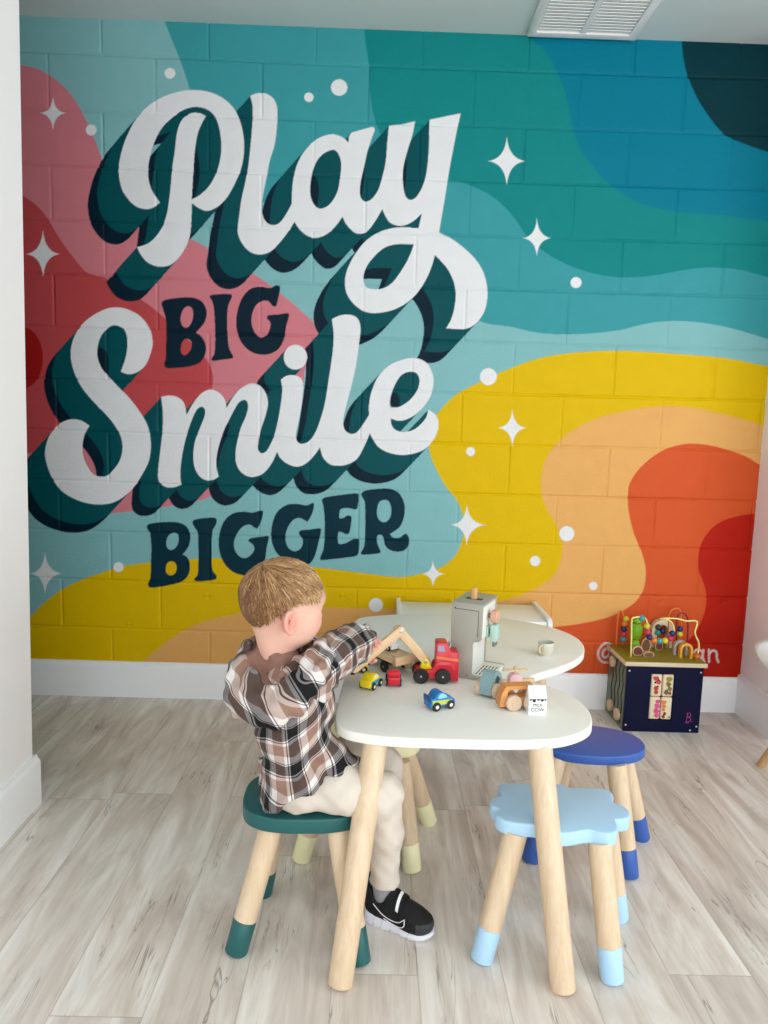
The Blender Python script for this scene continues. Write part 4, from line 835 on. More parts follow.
c0 = L3(698, 653, yA); G().lathe([(.0005, ZT), (.006, ZT), (.006, ZT + .010), (.015, ZT + .010), (.013, ZT + .018), (.006, ZT + .023), (.0005, ZT + .024)], 20, Matrix.Translation((c0.x - .004, c0.y, 0))).go('toadstool', gloss('orange_toadstool', rgb(214, 104, 36)), cu, 50)
# ================================================================== THE CHILD
class Field:
    """signed distance grid filled by overlapping limbs and pads, then wrapped in one skin"""
    def __init__(s, lo, hi, h):
        s.lo = np.array(lo, float); s.h = h; s.n = np.ceil((np.array(hi) - s.lo) / h).astype(int) + 1
        s.F = np.full(s.n, .06, np.float32)
    def _sub(s, lo, hi, m):
        a = np.clip(np.floor((np.array(lo) - m - s.lo) / s.h).astype(int), 0, s.n - 1); b = np.clip(np.ceil((np.array(hi) + m - s.lo) / s.h).astype(int) + 1, 1, s.n)
        ax = [s.lo[i] + s.h * np.arange(a[i], b[i], dtype=np.float32) for i in range(3)]
        return tuple(slice(a[i], b[i]) for i in range(3)), np.meshgrid(*ax, indexing='ij')
    def _join(s, sl, d, k, sub=False):
        A = s.F[sl]
        if sub: d = -d; hh = np.clip(.5 - .5 * (A - d) / k, 0, 1); s.F[sl] = A * (1 - hh) + d * hh + k * hh * (1 - hh)
        else: hh = np.clip(.5 + .5 * (d - A) / k, 0, 1); s.F[sl] = d * (1 - hh) + A * hh - k * hh * (1 - hh)
    def cap(s, a, b, ra, rb=None, k=.012, sub=False):
        rb = ra if rb is None else rb; a, b = np.array(a, float), np.array(b, float); R = max(ra, rb)
        sl, (X, Y, Z) = s._sub(np.minimum(a, b) - R, np.maximum(a, b) + R, k + .012)
        ab = b - a; t = np.clip(((X - a[0]) * ab[0] + (Y - a[1]) * ab[1] + (Z - a[2]) * ab[2]) / (ab @ ab + 1e-12), 0, 1)
        d = np.sqrt((X - a[0] - t * ab[0]) ** 2 + (Y - a[1] - t * ab[1]) ** 2 + (Z - a[2] - t * ab[2]) ** 2) - (ra + (rb - ra) * t)
        s._join(sl, d.astype(np.float32), k, sub); return s
    def chain(s, pts, rad, k=.008):
        for i in range(len(pts) - 1): s.cap(pts[i], pts[i + 1], rad[i], rad[i + 1], k)
        return s
    def ell(s, c, r, axes=None, k=.012, sub=False):
        c = np.array(c, float); A = np.eye(3) if axes is None else np.array(axes, float); R = max(r)
        sl, (X, Y, Z) = s._sub(c - R, c + R, k + .012)
        q = [((X - c[0]) * A[i][0] + (Y - c[1]) * A[i][1] + (Z - c[2]) * A[i][2]) for i in range(3)]
        k0 = np.sqrt(sum((q[i] / r[i]) ** 2 for i in range(3))); k1 = np.sqrt(sum((q[i] / r[i] ** 2) ** 2 for i in range(3))) + 1e-9
        s._join(sl, (k0 * (k0 - 1) / k1).astype(np.float32), k, sub); return s
    def grid(s): return np.meshgrid(*[s.lo[i] + s.h * np.arange(s.n[i], dtype=np.float32) for i in range(3)], indexing='ij')
    def skin(s):
        F = s.F; S = F < 0; nx, ny, nz = F.shape
        cs = np.zeros((nx - 1, ny - 1, nz - 1), np.int8)
        for i in (0, 1):
            for j in (0, 1):
                for k in (0, 1): cs += S[i:nx - 1 + i, j:ny - 1 + j, k:nz - 1 + k]
        act = (cs > 0) & (cs < 8); I = np.argwhere(act); idx = np.full(act.shape, -1, np.int64); idx[act] = np.arange(len(I))
        acc = np.zeros((len(I), 3)); cnt = np.zeros(len(I))
        C = [(0, 0, 0), (1, 0, 0), (0, 1, 0), (1, 1, 0), (0, 0, 1), (1, 0, 1), (0, 1, 1), (1, 1, 1)]
        for a in range(8):
            for b in range(a + 1, 8):
                if sum(x != y for x, y in zip(C[a], C[b])) != 1: continue
                fa = F[I[:, 0] + C[a][0], I[:, 1] + C[a][1], I[:, 2] + C[a][2]]; fb = F[I[:, 0] + C[b][0], I[:, 1] + C[b][1], I[:, 2] + C[b][2]]
                m = (fa < 0) != (fb < 0); t = np.where(m, fa / np.where(m, fa - fb, 1), 0)
                acc[m] += (np.array(C[a]) + t[:, None] * (np.array(C[b]) - np.array(C[a])))[m]; cnt[m] += 1
        V = s.lo + s.h * (I + acc / np.maximum(cnt, 1)[:, None]); Q = []
        for ax in range(3):
            o = [x for x in range(3) if x != ax]
            sa = [slice(1, -1)] * 3; sa[ax] = slice(0, -1); sb = list(sa); sb[ax] = slice(1, None)
            A, B = S[tuple(sa)], S[tuple(sb)]
            P = np.argwhere(A != B)
            base = P.copy(); base[:, o[0]] += 1; base[:, o[1]] += 1
            def cell(d0, d1):
                q = base.copy(); q[:, o[0]] += d0; q[:, o[1]] += d1; return idx[q[:, 0], q[:, 1], q[:, 2]]
            q = np.stack([cell(-1, -1), cell(0, -1), cell(0, 0), cell(-1, 0)], 1)
            fl = A[A != B]
            if ax == 1: fl = ~fl
            q[~fl] = q[~fl][:, ::-1]; Q.append(q)
        return V, np.vstack(Q)
def np_mesh(name, V, Q, mats, parent, attr=None):
    me = bpy.data.meshes.new(name); me.vertices.add(len(V)); me.vertices.foreach_set('co', np.ascontiguousarray(V, np.float32).ravel())
    me.loops.add(Q.size); me.loops.foreach_set('vertex_index', Q.ravel().astype(np.int32)); me.polygons.add(len(Q))
    me.polygons.foreach_set('loop_start', np.arange(0, Q.size, Q.shape[1], dtype=np.int32)); me.polygons.foreach_set('use_smooth', np.ones(len(Q), bool)); me.update(calc_edges=True)
    for nm, arr in (attr or {}).items():
        a = me.attributes.new(nm, 'FLOAT_VECTOR', 'POINT'); a.data.foreach_set('vector', np.ascontiguousarray(arr, np.float32).ravel())
    for m in (mats if isinstance(mats, (list, tuple)) else [mats]): me.materials.append(m)
    o = bpy.data.objects.new(name, me); COL.objects.link(o); o.parent = parent; return o
def relax(V, Q, it=2, lam=.5):
    E_ = np.vstack([Q[:, [0, 1]], Q[:, [1, 2]], Q[:, [2, 3]], Q[:, [3, 0]]])
    for _ in range(it):
        a = np.zeros_like(V); c = np.zeros(len(V)); np.add.at(a, E_[:, 0], V[E_[:, 1]]); np.add.at(a, E_[:, 1], V[E_[:, 0]]); np.add.at(c, E_[:, 0], 1); np.add.at(c, E_[:, 1], 1)
        V = V + lam * (a / np.maximum(c, 1)[:, None] - V)
    return V
A3 = lambda *v: np.array(v, float)
def unit(v): v = np.array(v, float); return v / np.linalg.norm(v)

child = thing('person', 'small child in a brown plaid hooded shirt and beige trousers, reaching for the crane', 'person', (0, 0, 0))

# ---- head frame: forward, right, up
HC = A3(1.092, -1.358, .760)
yaw, pit, rol = math.radians(33), math.radians(-7), 0
fwd = unit((math.cos(yaw) * math.cos(pit), math.sin(yaw) * math.cos(pit), math.sin(pit))); rgt = unit(np.cross(fwd, (0, 0, 1))); upv = np.cross(rgt, fwd)
AX = [fwd, rgt, upv]
def hp(a, b, c): return HC + fwd * a + rgt * b + upv * c

B = Field((.94, -1.53, -.01), (1.47, -1.0, .90), .0032)
# torso, shoulders, neck
B.ell((1.136, -1.36, .380), (.068, .088, .058), k=.02).ell((1.132, -1.36, .455), (.070, .080, .08)).ell((1.120, -1.36, .545), (.066, .082, .07), k=.03)
B.cap((1.108, -1.425, .584), (1.110, -1.29, .584), .028, k=.03)
B.cap((1.090, -1.36, .60), hp(-.020, 0, -.05), .036, .037, k=.02)
# legs
B.chain([(1.135, -1.402, .366), (1.315, -1.395, .350), (1.332, -1.370, .25), (1.336, -1.345, .095)], [.044, .036, .030, .0175], .012)
B.chain([(1.135, -1.316, .366), (1.320, -1.270, .350), (1.336, -1.225, .25), (1.348, -1.166, .095)], [.044, .036, .030, .0175], .012)
# skull and face
B.ell(hp(-.006, 0, .018), (.089, .073, .080), AX, .02).ell(hp(.026, 0, -.030), (.058, .056, .058), AX, .03)
for s_ in (-1, 1): B.ell(hp(.046, s_ * .031, -.030), (.034, .028, .030), AX, .02)
B.ell(hp(.060, 0, -.066), (.020, .022, .016), AX, .02).ell(hp(.022, 0, -.058), (.044, .048, .026), AX, .025)
B.ell(hp(.072, 0, .030), (.016, .050, .026), AX, .025)
for s_ in (-1, 1): B.ell(hp(.092, s_ * .029, .002), (.017, .017, .011), AX, .012, True)
for s_ in (-1, 1):
    e0 = hp(.0700, s_ * .027, .001)
    for up_, rr2, dn in ((.0052, .0034, .0100), (-.0062, .0026, .0092)): B.chain([e0 + fwd * (dn * math.cos(t)) + rgt * (.0118 * math.sin(t)) + upv * (up_ * (1 - .35 * t * t)) for t in np.linspace(-1.15, 1.15, 9)], [rr2] * 9, .003)
B.cap(hp(.079, 0, .004), hp(.094, 0, -.020), .0065, .0085, .010).ell(hp(.088, 0, -.024), (.009, .0135, .0075), AX, .008)
B.cap(hp(.079, -.012, -.046), hp(.079, .012, -.046), .0055, .0055, .006); B.cap(hp(.081, -.010, -.0395), hp(.081, .010, -.0395), .005, .005, .005)
# ears: a tilted shell with a rolled rim and a hollow
for s_ in (-1, 1):
    ec = hp(-.018, s_ * .072, -.018); ea = unit(rgt * s_ * .55 - fwd * .75); eu = unit(upv + fwd * -.18); ef = np.cross(ea, eu)
    n1 = unit(rgt * s_ + fwd * .45)
    w1 = unit(np.cross(eu, n1)); E3 = [n1, w1, eu]
    B.ell(ec, (.0080, .0165, .0250), E3, .006)
    rim = [ec + n1 * .005 + w1 * .0145 * math.cos(t) * s_ + eu * .0225 * math.sin(t) for t in np.linspace(-2.2, 2.0, 12)]
    rim = [ec + n1 * .0055 - unit(fwd - n1 * (fwd @ n1)) * .0158 * math.cos(t) + eu * (.0238 * math.sin(t)) for t in np.linspace(-1.5, 2.1, 12)]
    B.chain(rim, [.0038] * 12, .003)
    fd_ = unit(fwd - n1 * (fwd @ n1))
    B.ell(ec + n1 * .0095 + fd_ * .002 + eu * .002, (.0085, .0085, .0135), [n1, fd_, eu], .003, True)
    B.cap(ec + n1 * .006 + fd_ * .003 + eu * .006, ec + n1 * .0065 - fd_ * .004 - eu * .006, .0026, .0026, .002)
    B.ell(ec + n1 * .004 - eu * .0215 + fd_ * .003, (.0055, .0080, .0070), [n1, fd_, eu], .005)
    B.ell(ec + n1 * .0045 + fd_ * .0115 - eu * .001, (.0045, .0045, .0065), [n1, fd_, eu], .004)
# right arm and the hand closed on the crane arm
nA = unit(np.array(elbow_w) - np.array(tip_w)); bm = nA; far = unit((-bm[1], bm[0], 0)); far = far if far[1] > 0 else -far; nb_ = unit(np.cross(far, bm)); nb_ = nb_ if nb_[2] > 0 else -nb_
GB = np.array(tip_w) * .56 + np.array(elbow_w) * .44 - far * .0115            # where the hand meets the lower bar
pc = GB + far * .024 + nb_ * .004
SHR, ELR = A3(1.132, -1.425, .594), A3(1.206, -1.285, .632)
WRR = pc + A3(-.026, -.012, .020) + far * .006
B.chain([SHR, ELR, WRR], [.036, .029, .0185], .012)
B.ell(pc, (.0235, .0115, .024), [bm, far, nb_], .008); B.cap(WRR, pc, .0175, .013, .01)
for i, s_ in enumerate((.0195, .0065, -.0065, -.0185)):
    L_ = (.90, 1.0, .97, .86)[i]; c_ = bm * (s_ + .002)
    B.chain([pc + c_ + nb_ * .010, GB + c_ + far * .0165 + nb_ * (.0195 * L_), GB + c_ + far * .004 + nb_ * (.0215 * L_), GB + c_ - far * .0115 * L_ + nb_ * .0135], [.0072, .0066, .0060, .0054], .0035)
B.chain([pc - nb_ * .012 - bm * .012, GB - bm * .020 + far * .008 - nb_ * .0205, GB - bm * .014 - far * .010 - nb_ * .0150], [.0080, .0070, .0058], .0045)
# left arm, hand resting on the half-hidden yellow car
SHL, ELL, WRL = A3(1.128, -1.288, .592), A3(1.176, -1.195, .556), A3(1.226, -1.088, .553)
B.chain([SHL, ELL, WRL], [.036, .029, .0185], .012)
hd = unit((.32, .95, 0)); sd_ = unit(np.cross(hd, (0, 0, 1))); pl_ = WRL + hd * .030 + A3(0, 0, -.002)
B.ell(pl_, (.026, .022, .011), [hd, sd_, A3(0, 0, 1)], .008); B.cap(WRL, pl_, .0175, .013, .01)
for i, s_ in enumerate((-.018, -.006, .006, .018)):
    K_ = pl_ + hd * .020 + sd_ * s_; L_ = (.85, .97, 1.0, .92)[i]
    B.chain([K_, K_ + hd * .016 * L_ + A3(0, 0, .001), K_ + hd * .028 * L_ - A3(0, 0, .008), K_ + hd * .031 * L_ - A3(0, 0, .018)], [.0070, .0064, .0058, .0052], .0035)
B.chain([pl_ - hd * .004 + sd_ * .018, pl_ + hd * .012 + sd_ * .032 - A3(0, 0, .006), pl_ + hd * .026 + sd_ * .031 - A3(0, 0, .016)], [.0080, .0070, .0058], .0045)
V, Q = B.skin(); V = relax(V, Q, 1, .35)
# scalp tint: cropped hair fading into skin
loc = (V - HC) @ np.array(AX).T
def hair_line(a):   # lowest hair height (head frame) along front-back position a, at the side of the head
    return np.interp(a, [-.10, -.075, -.055, -.03, -.010, .015, .040, .062, .085, .1], [-.040, -.036, -.016, .018, .034, .040, .040, .038, .046, .05])
over = loc[:, 2] - hair_line(loc[:, 0])
inhead = (V[:, 2] > .66) & (np.linalg.norm(loc - (-.006, 0, .018), axis=1) < .12)
tint = np.clip((over + .036) / .040, 0, 1) ** 1.2 * inhead
earz = np.zeros(len(V))
for s_ in (-1, 1): earz = np.maximum(earz, np.clip(1.25 - np.linalg.norm((V - hp(-.018, s_ * .077, -.018)) / .026, axis=1), 0, 1))
tint = tint * (1 - np.clip(earz * 2, 0, 1))
cheek = np.clip(1 - np.linalg.norm((loc - (.058, .040, -.030)) / .032, axis=1), 0, 1) + np.clip(1 - np.linalg.norm((loc - (.058, -.040, -.030)) / .032, axis=1), 0, 1)
lips = np.clip(1.4 - np.linalg.norm((loc - (.084, 0, -.043)) / (.012, .016, .008), axis=1), 0, 1)
hand_r = np.clip(1.2 - np.linalg.norm((V - GB) / .05, axis=1), 0, 1) * .5
k = NT('fair_skin'); a_ = k.new('ShaderNodeAttribute', attribute_name='skin'); s3 = k.new('ShaderNodeSeparateXYZ'); k.link(a_.outputs['Vector'], s3.inputs[0])
n_ = k.noise(k.obj(), 60, 3); nf = k.noise(k.obj(), 900, 1)
c_ = k.mix(n_, rgb(234, 190, 170), rgb(226, 178, 158)); c_ = k.mix(s3.outputs[1], c_, rgb(226, 132, 118)); c_ = k.mix(s3.outputs[2], c_, rgb(196, 104, 100))
c_ = k.mix(k.math('MULTIPLY', s3.outputs[0], k.math('MULTIPLY_ADD', nf, .5, .55)), c_, rgb(164, 124, 90))
k.color(c_); k.rough(.5); k.b.inputs['Subsurface Weight'].default_value = .12; k.b.inputs['Subsurface Radius'].default_value = (.010, .004, .002); k.b.inputs['Subsurface Scale'].default_value = .5
body = np_mesh('body', V, Q, k.m, child, {'skin': np.stack([tint, np.clip(cheek * .75 + earz * .75 + hand_r, 0, 1), lips * .8], 1)})
# eyes
m_eye = gloss('eye_white', rgb(236, 236, 236), .15); m_iris = gloss('blue_grey_iris', rgb(70, 96, 120), .15); m_lash = gloss('lash_brown', rgb(96, 68, 48), .6)
for s_ in (-1, 1):
    e = hp(.0700, s_ * .027, .001); eo = G().ball(tuple(e), .0112, 20, 14).go('eye', m_eye, child, 180)
    G().ball(tuple(e + fwd * .0062 - upv * .0026), .0058, 14, 10).go('iris', m_iris, eo, 180)
    g = G(); P = [e + fwd * (.0112 * math.cos(t)) + rgt * (.0112 * math.sin(t)) + upv * .0045 for t in np.linspace(-1.0, 1.0, 9)]
    g.tube([tuple(p) for p in P], [.0006] + [.0012] * 7 + [.0006], 6); g.go('eyelash', m_lash, eo, 180)
    P = [hp(.087 - abs(t) * .010, s_ * (.029 + t * .018), .022 + .004 * math.cos(t * 1.6)) for t in np.linspace(-1, 1, 9)]
    G().tube([tuple(p) for p in P], [.0006, .0015, .002, .0022, .0022, .002, .0018, .0014, .0006], 6).go('eyebrow', gloss('brow_blond', rgb(188, 150, 110), .7), child, 180)

# ---- hair: a close cap with combed strands over it
k = NT('dark_blond_hair'); at_ = k.new('ShaderNodeAttribute', attribute_name='strand'); s3 = k.new('ShaderNodeSeparateXYZ'); k.link(at_.outputs['Vector'], s3.inputs[0])
k.color(k.ramp(s3.outputs[0], [(0.0, rgb(124, 86, 54)), (.35, rgb(174, 132, 88)), (.7, rgb(214, 176, 128)), (1.0, rgb(242, 214, 172))])); k.rough(.42); m_hair = k.m
k.b.inputs['Specular IOR Level'].default_value = .4
Hf = Field(HC - .13, HC + .13, .0032)
Hf.ell(hp(-.006, 0, .0205), (.0908, .0757, .0818), AX, .01)
X, Y, Z = Hf.grid(); P_ = np.stack([X, Y, Z], -1) - HC
La, Lb, Lc = P_ @ fwd, P_ @ rgt, P_ @ upv
hl_ = hair_line(La) + .006
cut = (hl_ - Lc) + .004 * np.sin(La * 260) * np.sin(Lb * 300)
Hf.F = np.maximum(Hf.F, np.maximum(cut, La - .079).astype(np.float32) * .7); pass
Vh, Qh = Hf.skin(); Vh = relax(Vh, Qh, 3, .5)
lh = (Vh - HC) @ np.array(AX).T
tone = .30 + .12 * np.clip(lh[:, 0] / .08, -1, 1)
allV, allF, allT = [Vh], [Qh], [tone]
hs = A3(-.006, 0, .022); hr_ = A3(.0930, .0775, .0835); crown = A3(-.060, .004, .085)
rs = np.random.RandomState(11); off = len(Vh); made = 0
SV, SQ, ST_ = [], [], []
while made < 9000:
    d = rs.normal(size=3); d /= np.linalg.norm(d)
    p = hs + d * hr_
    if p[2] < hair_line(p[0]) + .008 - .016 * rs.uniform(0, 1) ** 2 or p[0] > .080: continue
    up_ = np.clip((p[2] - .025) / .06, 0, 1)
    L_ = (.014 + .042 * up_) * rs.uniform(.75, 1.25); n_seg = 5
    pts = [p]; q = p.copy()
    for j in range(n_seg):
        nrm = (q - hs) / hr_ ** 2; nrm /= np.linalg.norm(nrm)
        fl_ = q - crown; fl_ /= np.linalg.norm(fl_) + 1e-6
        w_ = np.clip((q[0] + .05) / .10, 0, 1)
        fl_ = fl_ + A3(.75, .10, -.10) * w_ * (1 if up_ > .2 else .35) + A3(0, 0, -.55) * (1 - up_) + rs.normal(size=3) * .10
        fl_ -= nrm * (fl_ @ nrm); fl_ /= np.linalg.norm(fl_)
        q = q + fl_ * L_ / n_seg; e_ = (q - hs) / hr_; lift = 1 + (.006 + (.014 + .050 * up_) * (j + 1) / n_seg * rs.uniform(.2, 1.0)); q = hs + e_ / np.linalg.norm(e_) * hr_ * max(lift, 1.0)
        pts.append(q.copy())
    t_ = np.clip(.36 + .20 * up_ + .36 * np.clip(p[0] / .08, -1, 1) + rs.normal() * .22 + .12 * math.sin(p[1] * 190 + p[0] * 60), 0, 1)
    rad = [.0009, .00095, .0009, .00075, .0005, .00015]
    nn = (p - hs) / hr_ ** 2; nn /= np.linalg.norm(nn); tn = pts[1] - pts[0]; tn /= np.linalg.norm(tn); sdv = np.cross(tn, nn)
    b0 = off + len(SV)
    for pt, r_ in zip(pts, rad):
        for ang in (0, 2.094, 4.189): SV.append(pt + (sdv * math.cos(ang) * 1.6 + nn * math.sin(ang)) * r_); ST_.append(t_)
    for j in range(n_seg):
        for m in range(3): SQ.append((b0 + j * 3 + m, b0 + j * 3 + (m + 1) % 3, b0 + j * 3 + 3 + (m + 1) % 3, b0 + j * 3 + 3 + m))
    made += 1
SV = np.array(SV); SV = HC + SV @ np.array(AX)
Va = np.vstack([Vh, SV]); Qa = np.vstack([Qh, np.array(SQ)]); Ta = np.concatenate([tone, np.array(ST_)])
np_mesh('hair', Va, Qa, m_hair, child, {'strand': np.stack([Ta, Ta, Ta], 1)})

# ---- clothes
def fold(X, Y, Z, amp, f=1.0, ph=0.0):
    a = np.sin(f * (62 * X + 38 * Z) + 2.2 * np.sin(f * 41 * Y + ph) + ph); b = np.sin(f * (95 * Z - 40 * X + 30 * Y) + 1.7 * np.sin(f * 55 * X + ph * 2)); c = np.sin(f * (140 * (X + Z) + 70 * Y) + ph * 3)
    return (amp * (.5 * a + .35 * b + .2 * c)).astype(np.float32)
k = NT('brown_plaid_flannel'); at_ = k.new('ShaderNodeAttribute', attribute_name='weave'); s3 = k.new('ShaderNodeSeparateXYZ'); k.link(at_.outputs['Vector'], s3.inputs[0])
PER = .080
WHT, TAU, CHA = rgb(222, 216, 213), rgb(150, 118, 104), rgb(26, 25, 27)
def stripes(u):
    rp = k.new('ShaderNodeValToRGB'); rp.color_ramp.interpolation = 'CONSTANT'; e = rp.color_ramp.elements
    st = [(0, TAU), (.22, WHT), (.30, CHA), (.325, WHT), (.36, CHA), (.67, WHT), (.70, CHA), (.725, WHT), (.92, TAU)]
    while len(e) < len(st): e.new(.5)
    for el, (p_, c2) in zip(e, st): el.position = p_; el.color = c2
    k.link(k.math('FRACT', k.math('DIVIDE', u, PER)), rp.inputs[0]); return rp.outputs[0]
tw = k.math('FRACT', k.math('MULTIPLY', k.math('ADD', s3.outputs[0], s3.outputs[1]), 420.0))
sa, sb = stripes(s3.outputs[0]), stripes(s3.outputs[1]); avg = k.mix(k.math('MULTIPLY_ADD', tw, .24, .38), sa, sb)
ml = k.new('ShaderNodeMix', data_type='RGBA', blend_type='MULTIPLY'); ml.inputs[0].default_value = 1; k.link(sa, ml.inputs[6]); k.link(sb, ml.inputs[7])
gm = k.new('ShaderNodeGamma'); k.link(ml.outputs[2], gm.inputs[0]); gm.inputs[1].default_value = .5
cc_ = k.mix(.38, gm.outputs[0], avg); k.color(cc_); k.rough(.85); k.b.inputs['Specular IOR Level'].default_value = .2
k.bump(k.noise(k.obj(), 500, 2), .25, .001); m_plaid = k.m
def cloth(name, F_, amp, mat, uvf, f=1.0, ph=0.0, cut=None, it=2, parent=None):
    X, Y, Z = F_.grid()
    if cut is not None: F_.F = np.maximum(F_.F, cut(X, Y, Z).astype(np.float32))
    F_.F = F_.F + fold(X, Y, Z, amp, f, ph)
    V, Q = F_.skin(); V = relax(V, Q, it, .5)
    return np_mesh(name, V, Q, mat, parent or child, {'weave': uvf(V)} if uvf else None)
# shirt body
S = Field((.98, -1.54, .29), (1.34, -1.17, .68), .0034)
S.ell((1.146, -1.362, .392), (.090, .116, .072), k=.03).ell((1.122, -1.36, .470), (.082, .108, .085), k=.03).ell((1.125, -1.36, .545), (.086, .106, .075), k=.03)
S.cap((1.112, -1.432, .588), (1.114, -1.288, .588), .046, k=.03).cap((1.205, -1.40, .425), (1.262, -1.385, .400), .042, .026, k=.04).ell((1.142, -1.362, .350), (.092, .124, .080), k=.03).ell((1.095, -1.36, .610), (.055, .066, .03), k=.02)
def torso_uv(V):
    th = np.arctan2(V[:, 1] + 1.36, V[:, 0] - 1.10)
    return np.stack([th * .112 + .018 + (V[:, 2] - .45) * .10, V[:, 2] - .50 * (V[:, 0] - 1.1) - .10 * (V[:, 1] + 1.36) + .012 * np.sin(V[:, 0] * 40), np.zeros(len(V))], 1)
cloth('shirt', S, .0085, m_plaid, torso_uv, .85, .4, lambda X, Y, Z: (.3180 + .62 * np.clip(X - 1.055, 0, .135) + .006 * np.sin(X * 60 + Y * 40)) - Z)
# sleeves
def sleeve(name, P, R, ph):
    lo = np.min(P, 0) - .07; hi = np.max(P, 0) + .07; F_ = Field(lo, hi, .0034); F_.chain(P, R, .02)
    ax = [np.array(p) for p in P]; dl = unit(ax[-1] - ax[-2])
    end = ax[-1]
    def cut(X, Y, Z): return (X - end[0]) * dl[0] + (Y - end[1]) * dl[1] + (Z - end[2]) * dl[2]
    def uv(V):
        Ls, Rs, acc = [], [], 0; cs = np.zeros(len(V)); sn = np.zeros(len(V)); W_ = np.zeros(len(V)); L = np.zeros(len(V))
        for a, b in zip(ax[:-1], ax[1:]):
            d = b - a; ln = np.linalg.norm(d); d = d / ln; t = (V - a) @ d; tc = np.clip(t, 0, ln); r = np.linalg.norm(V - a - tc[:, None] * d, axis=1); w = V - a - t[:, None] * d
            e1 = unit(np.cross(d, (0, 0, 1))); e2 = np.cross(e1, d); q = np.exp(-r / .005) + 1e-12
            th = np.arctan2(w @ e2, w @ e1); L += q * (acc + np.clip(t, -.05, ln + .05)); cs += q * np.cos(th); sn += q * np.sin(th); W_ += q; acc += ln
        return np.stack([np.arctan2(sn, cs) * .045 + .012, L / W_ + ph * .03, np.zeros(len(V))], 1)
    return cloth(name, F_, .0066, m_plaid, uv, 1.25, ph, cut, 2)
sleeve('sleeve', [SHR + (-.006, .004, 0), SHR + (.026, .042, .012), ELR + (0, .0, -.004), ELR * .35 + WRR * .65 + (0, 0, -.002), WRR + (.008, .008, -.002)], [.052, .052, .049, .046, .038], 1.1)
sleeve('sleeve', [SHL, ELL, WRL + (.002, .004, 0)], [.049, .042, .033], 2.3)
# hood lying round the neck and down the back
Hd = Field((.93, -1.53, .47), (1.25, -1.20, .75), .0032)
rim = crom([(1.018, -1.372, .664), (1.030, -1.430, .634), (1.075, -1.468, .606), (1.125, -1.462, .622), (1.165, -1.425, .664), (1.168, -1.370, .672), (1.150, -1.300, .662), (1.085, -1.270, .660), (1.035, -1.310, .664)], 4)
def crom3(P, seg):
    a = crom([(p[0], p[1]) for p in P], seg); zz = crom([(i, p[2]) for i, p in enumerate(P)] , seg, False); n = len(P)
    out = []
    for i in range(n):
        for k in range(seg): f = k / seg; f = f * f * (3 - 2 * f); out.append(A3(*a[i * seg + k], P[i][2] * (1 - f) + P[(i + 1) % n][2] * f))
    return out
RP = [(1.018, -1.372, .664), (1.030, -1.430, .634), (1.075, -1.468, .606), (1.125, -1.462, .622), (1.165, -1.425, .664), (1.168, -1.370, .672), (1.150, -1.300, .662), (1.085, -1.270, .660), (1.035, -1.310, .664)]
rim = crom3(RP, 4); rim.append(rim[0]); cN = A3(1.095, -1.365, .6)
Hd.chain(rim, [.0105] * len(rim), .006)
for f_, dz_, r_ in ((1.10, -.022, .020), (1.18, -.044, .024)): Hd.chain([cN + (p - cN) * (f_, f_, 1) + (0, 0, dz_ if p[0] < 1.13 else dz_ * .6) for p in rim], [r_] * len(rim), .012)
Hd.ell((1.020, -1.395, .585), (.042, .082, .046), k=.02).ell((1.015, -1.385, .560), (.032, .070, .034), k=.02).cap((1.04, -1.47, .575), (1.12, -1.475, .588), .026, .024, k=.02)
Hd.cap((1.095, -1.365, .56), (1.088, -1.36, .74), .060, .072, k=.010, sub=True)
def hood_uv(V):
    th = np.arctan2(V[:, 1] + 1.36, V[:, 0] - 1.085)
    return np.stack([th * .095 + .05 + (V[:, 2] - .6) * .35, (V[:, 2] - .6) * .9 + .3 * (V[:, 0] - 1.05) - .35 * (V[:, 1] + 1.36) + .03, np.zeros(len(V))], 1)
cloth('hood', Hd, .0072, m_plaid, hood_uv, 1.15, 2.0)
m_lin = paint('dusty_brown_lining', rgb(142, 104, 92), .9, .3, 300, .06)
Ln = Field((.96, -1.49, .54), (1.20, -1.23, .70), .0034)
Ln.ell((1.090, -1.365, .598), (.080, .094, .040), k=.01); Ln.chain([p * .95 + cN * .05 - (0, 0, .012) for p in rim], [.012] * len(rim), .016); Ln.cap((1.090, -1.36, .60), (1.079, -1.361, .672), .056, .0400, k=.02)
cloth('hood_lining', Ln, .0030, m_lin, None, 1.6, .3)
# trousers
m_tro = paint('oat_beige_jersey', rgb(216, 206, 194), .85, .35, 260, .04, .2)
T = Field((.98, -1.50, .04), (1.42, -1.11, .45), .0036)
T.ell((1.136, -1.362, .366), (.078, .092, .056), k=.02)
T.chain([(1.135, -1.404, .368), (1.24, -1.406, .366), (1.322, -1.398, .350), (1.334, -1.372, .25), (1.338, -1.347, .098)], [.056, .052, .0455, .0400, .0325], .02)
T.chain([(1.135, -1.314, .368), (1.24, -1.285, .366), (1.325, -1.270, .350), (1.336, -1.225, .25), (1.348, -1.168, .098)], [.056, .052, .0455, .0400, .0325], .02)
cloth('trousers', T, .0036, m_tro, None, 1.1, 1.7, lambda X, Y, Z: np.maximum(.3135 - Z - np.maximum(0, (X - 1.275)) * 12, .104 - Z), 2)

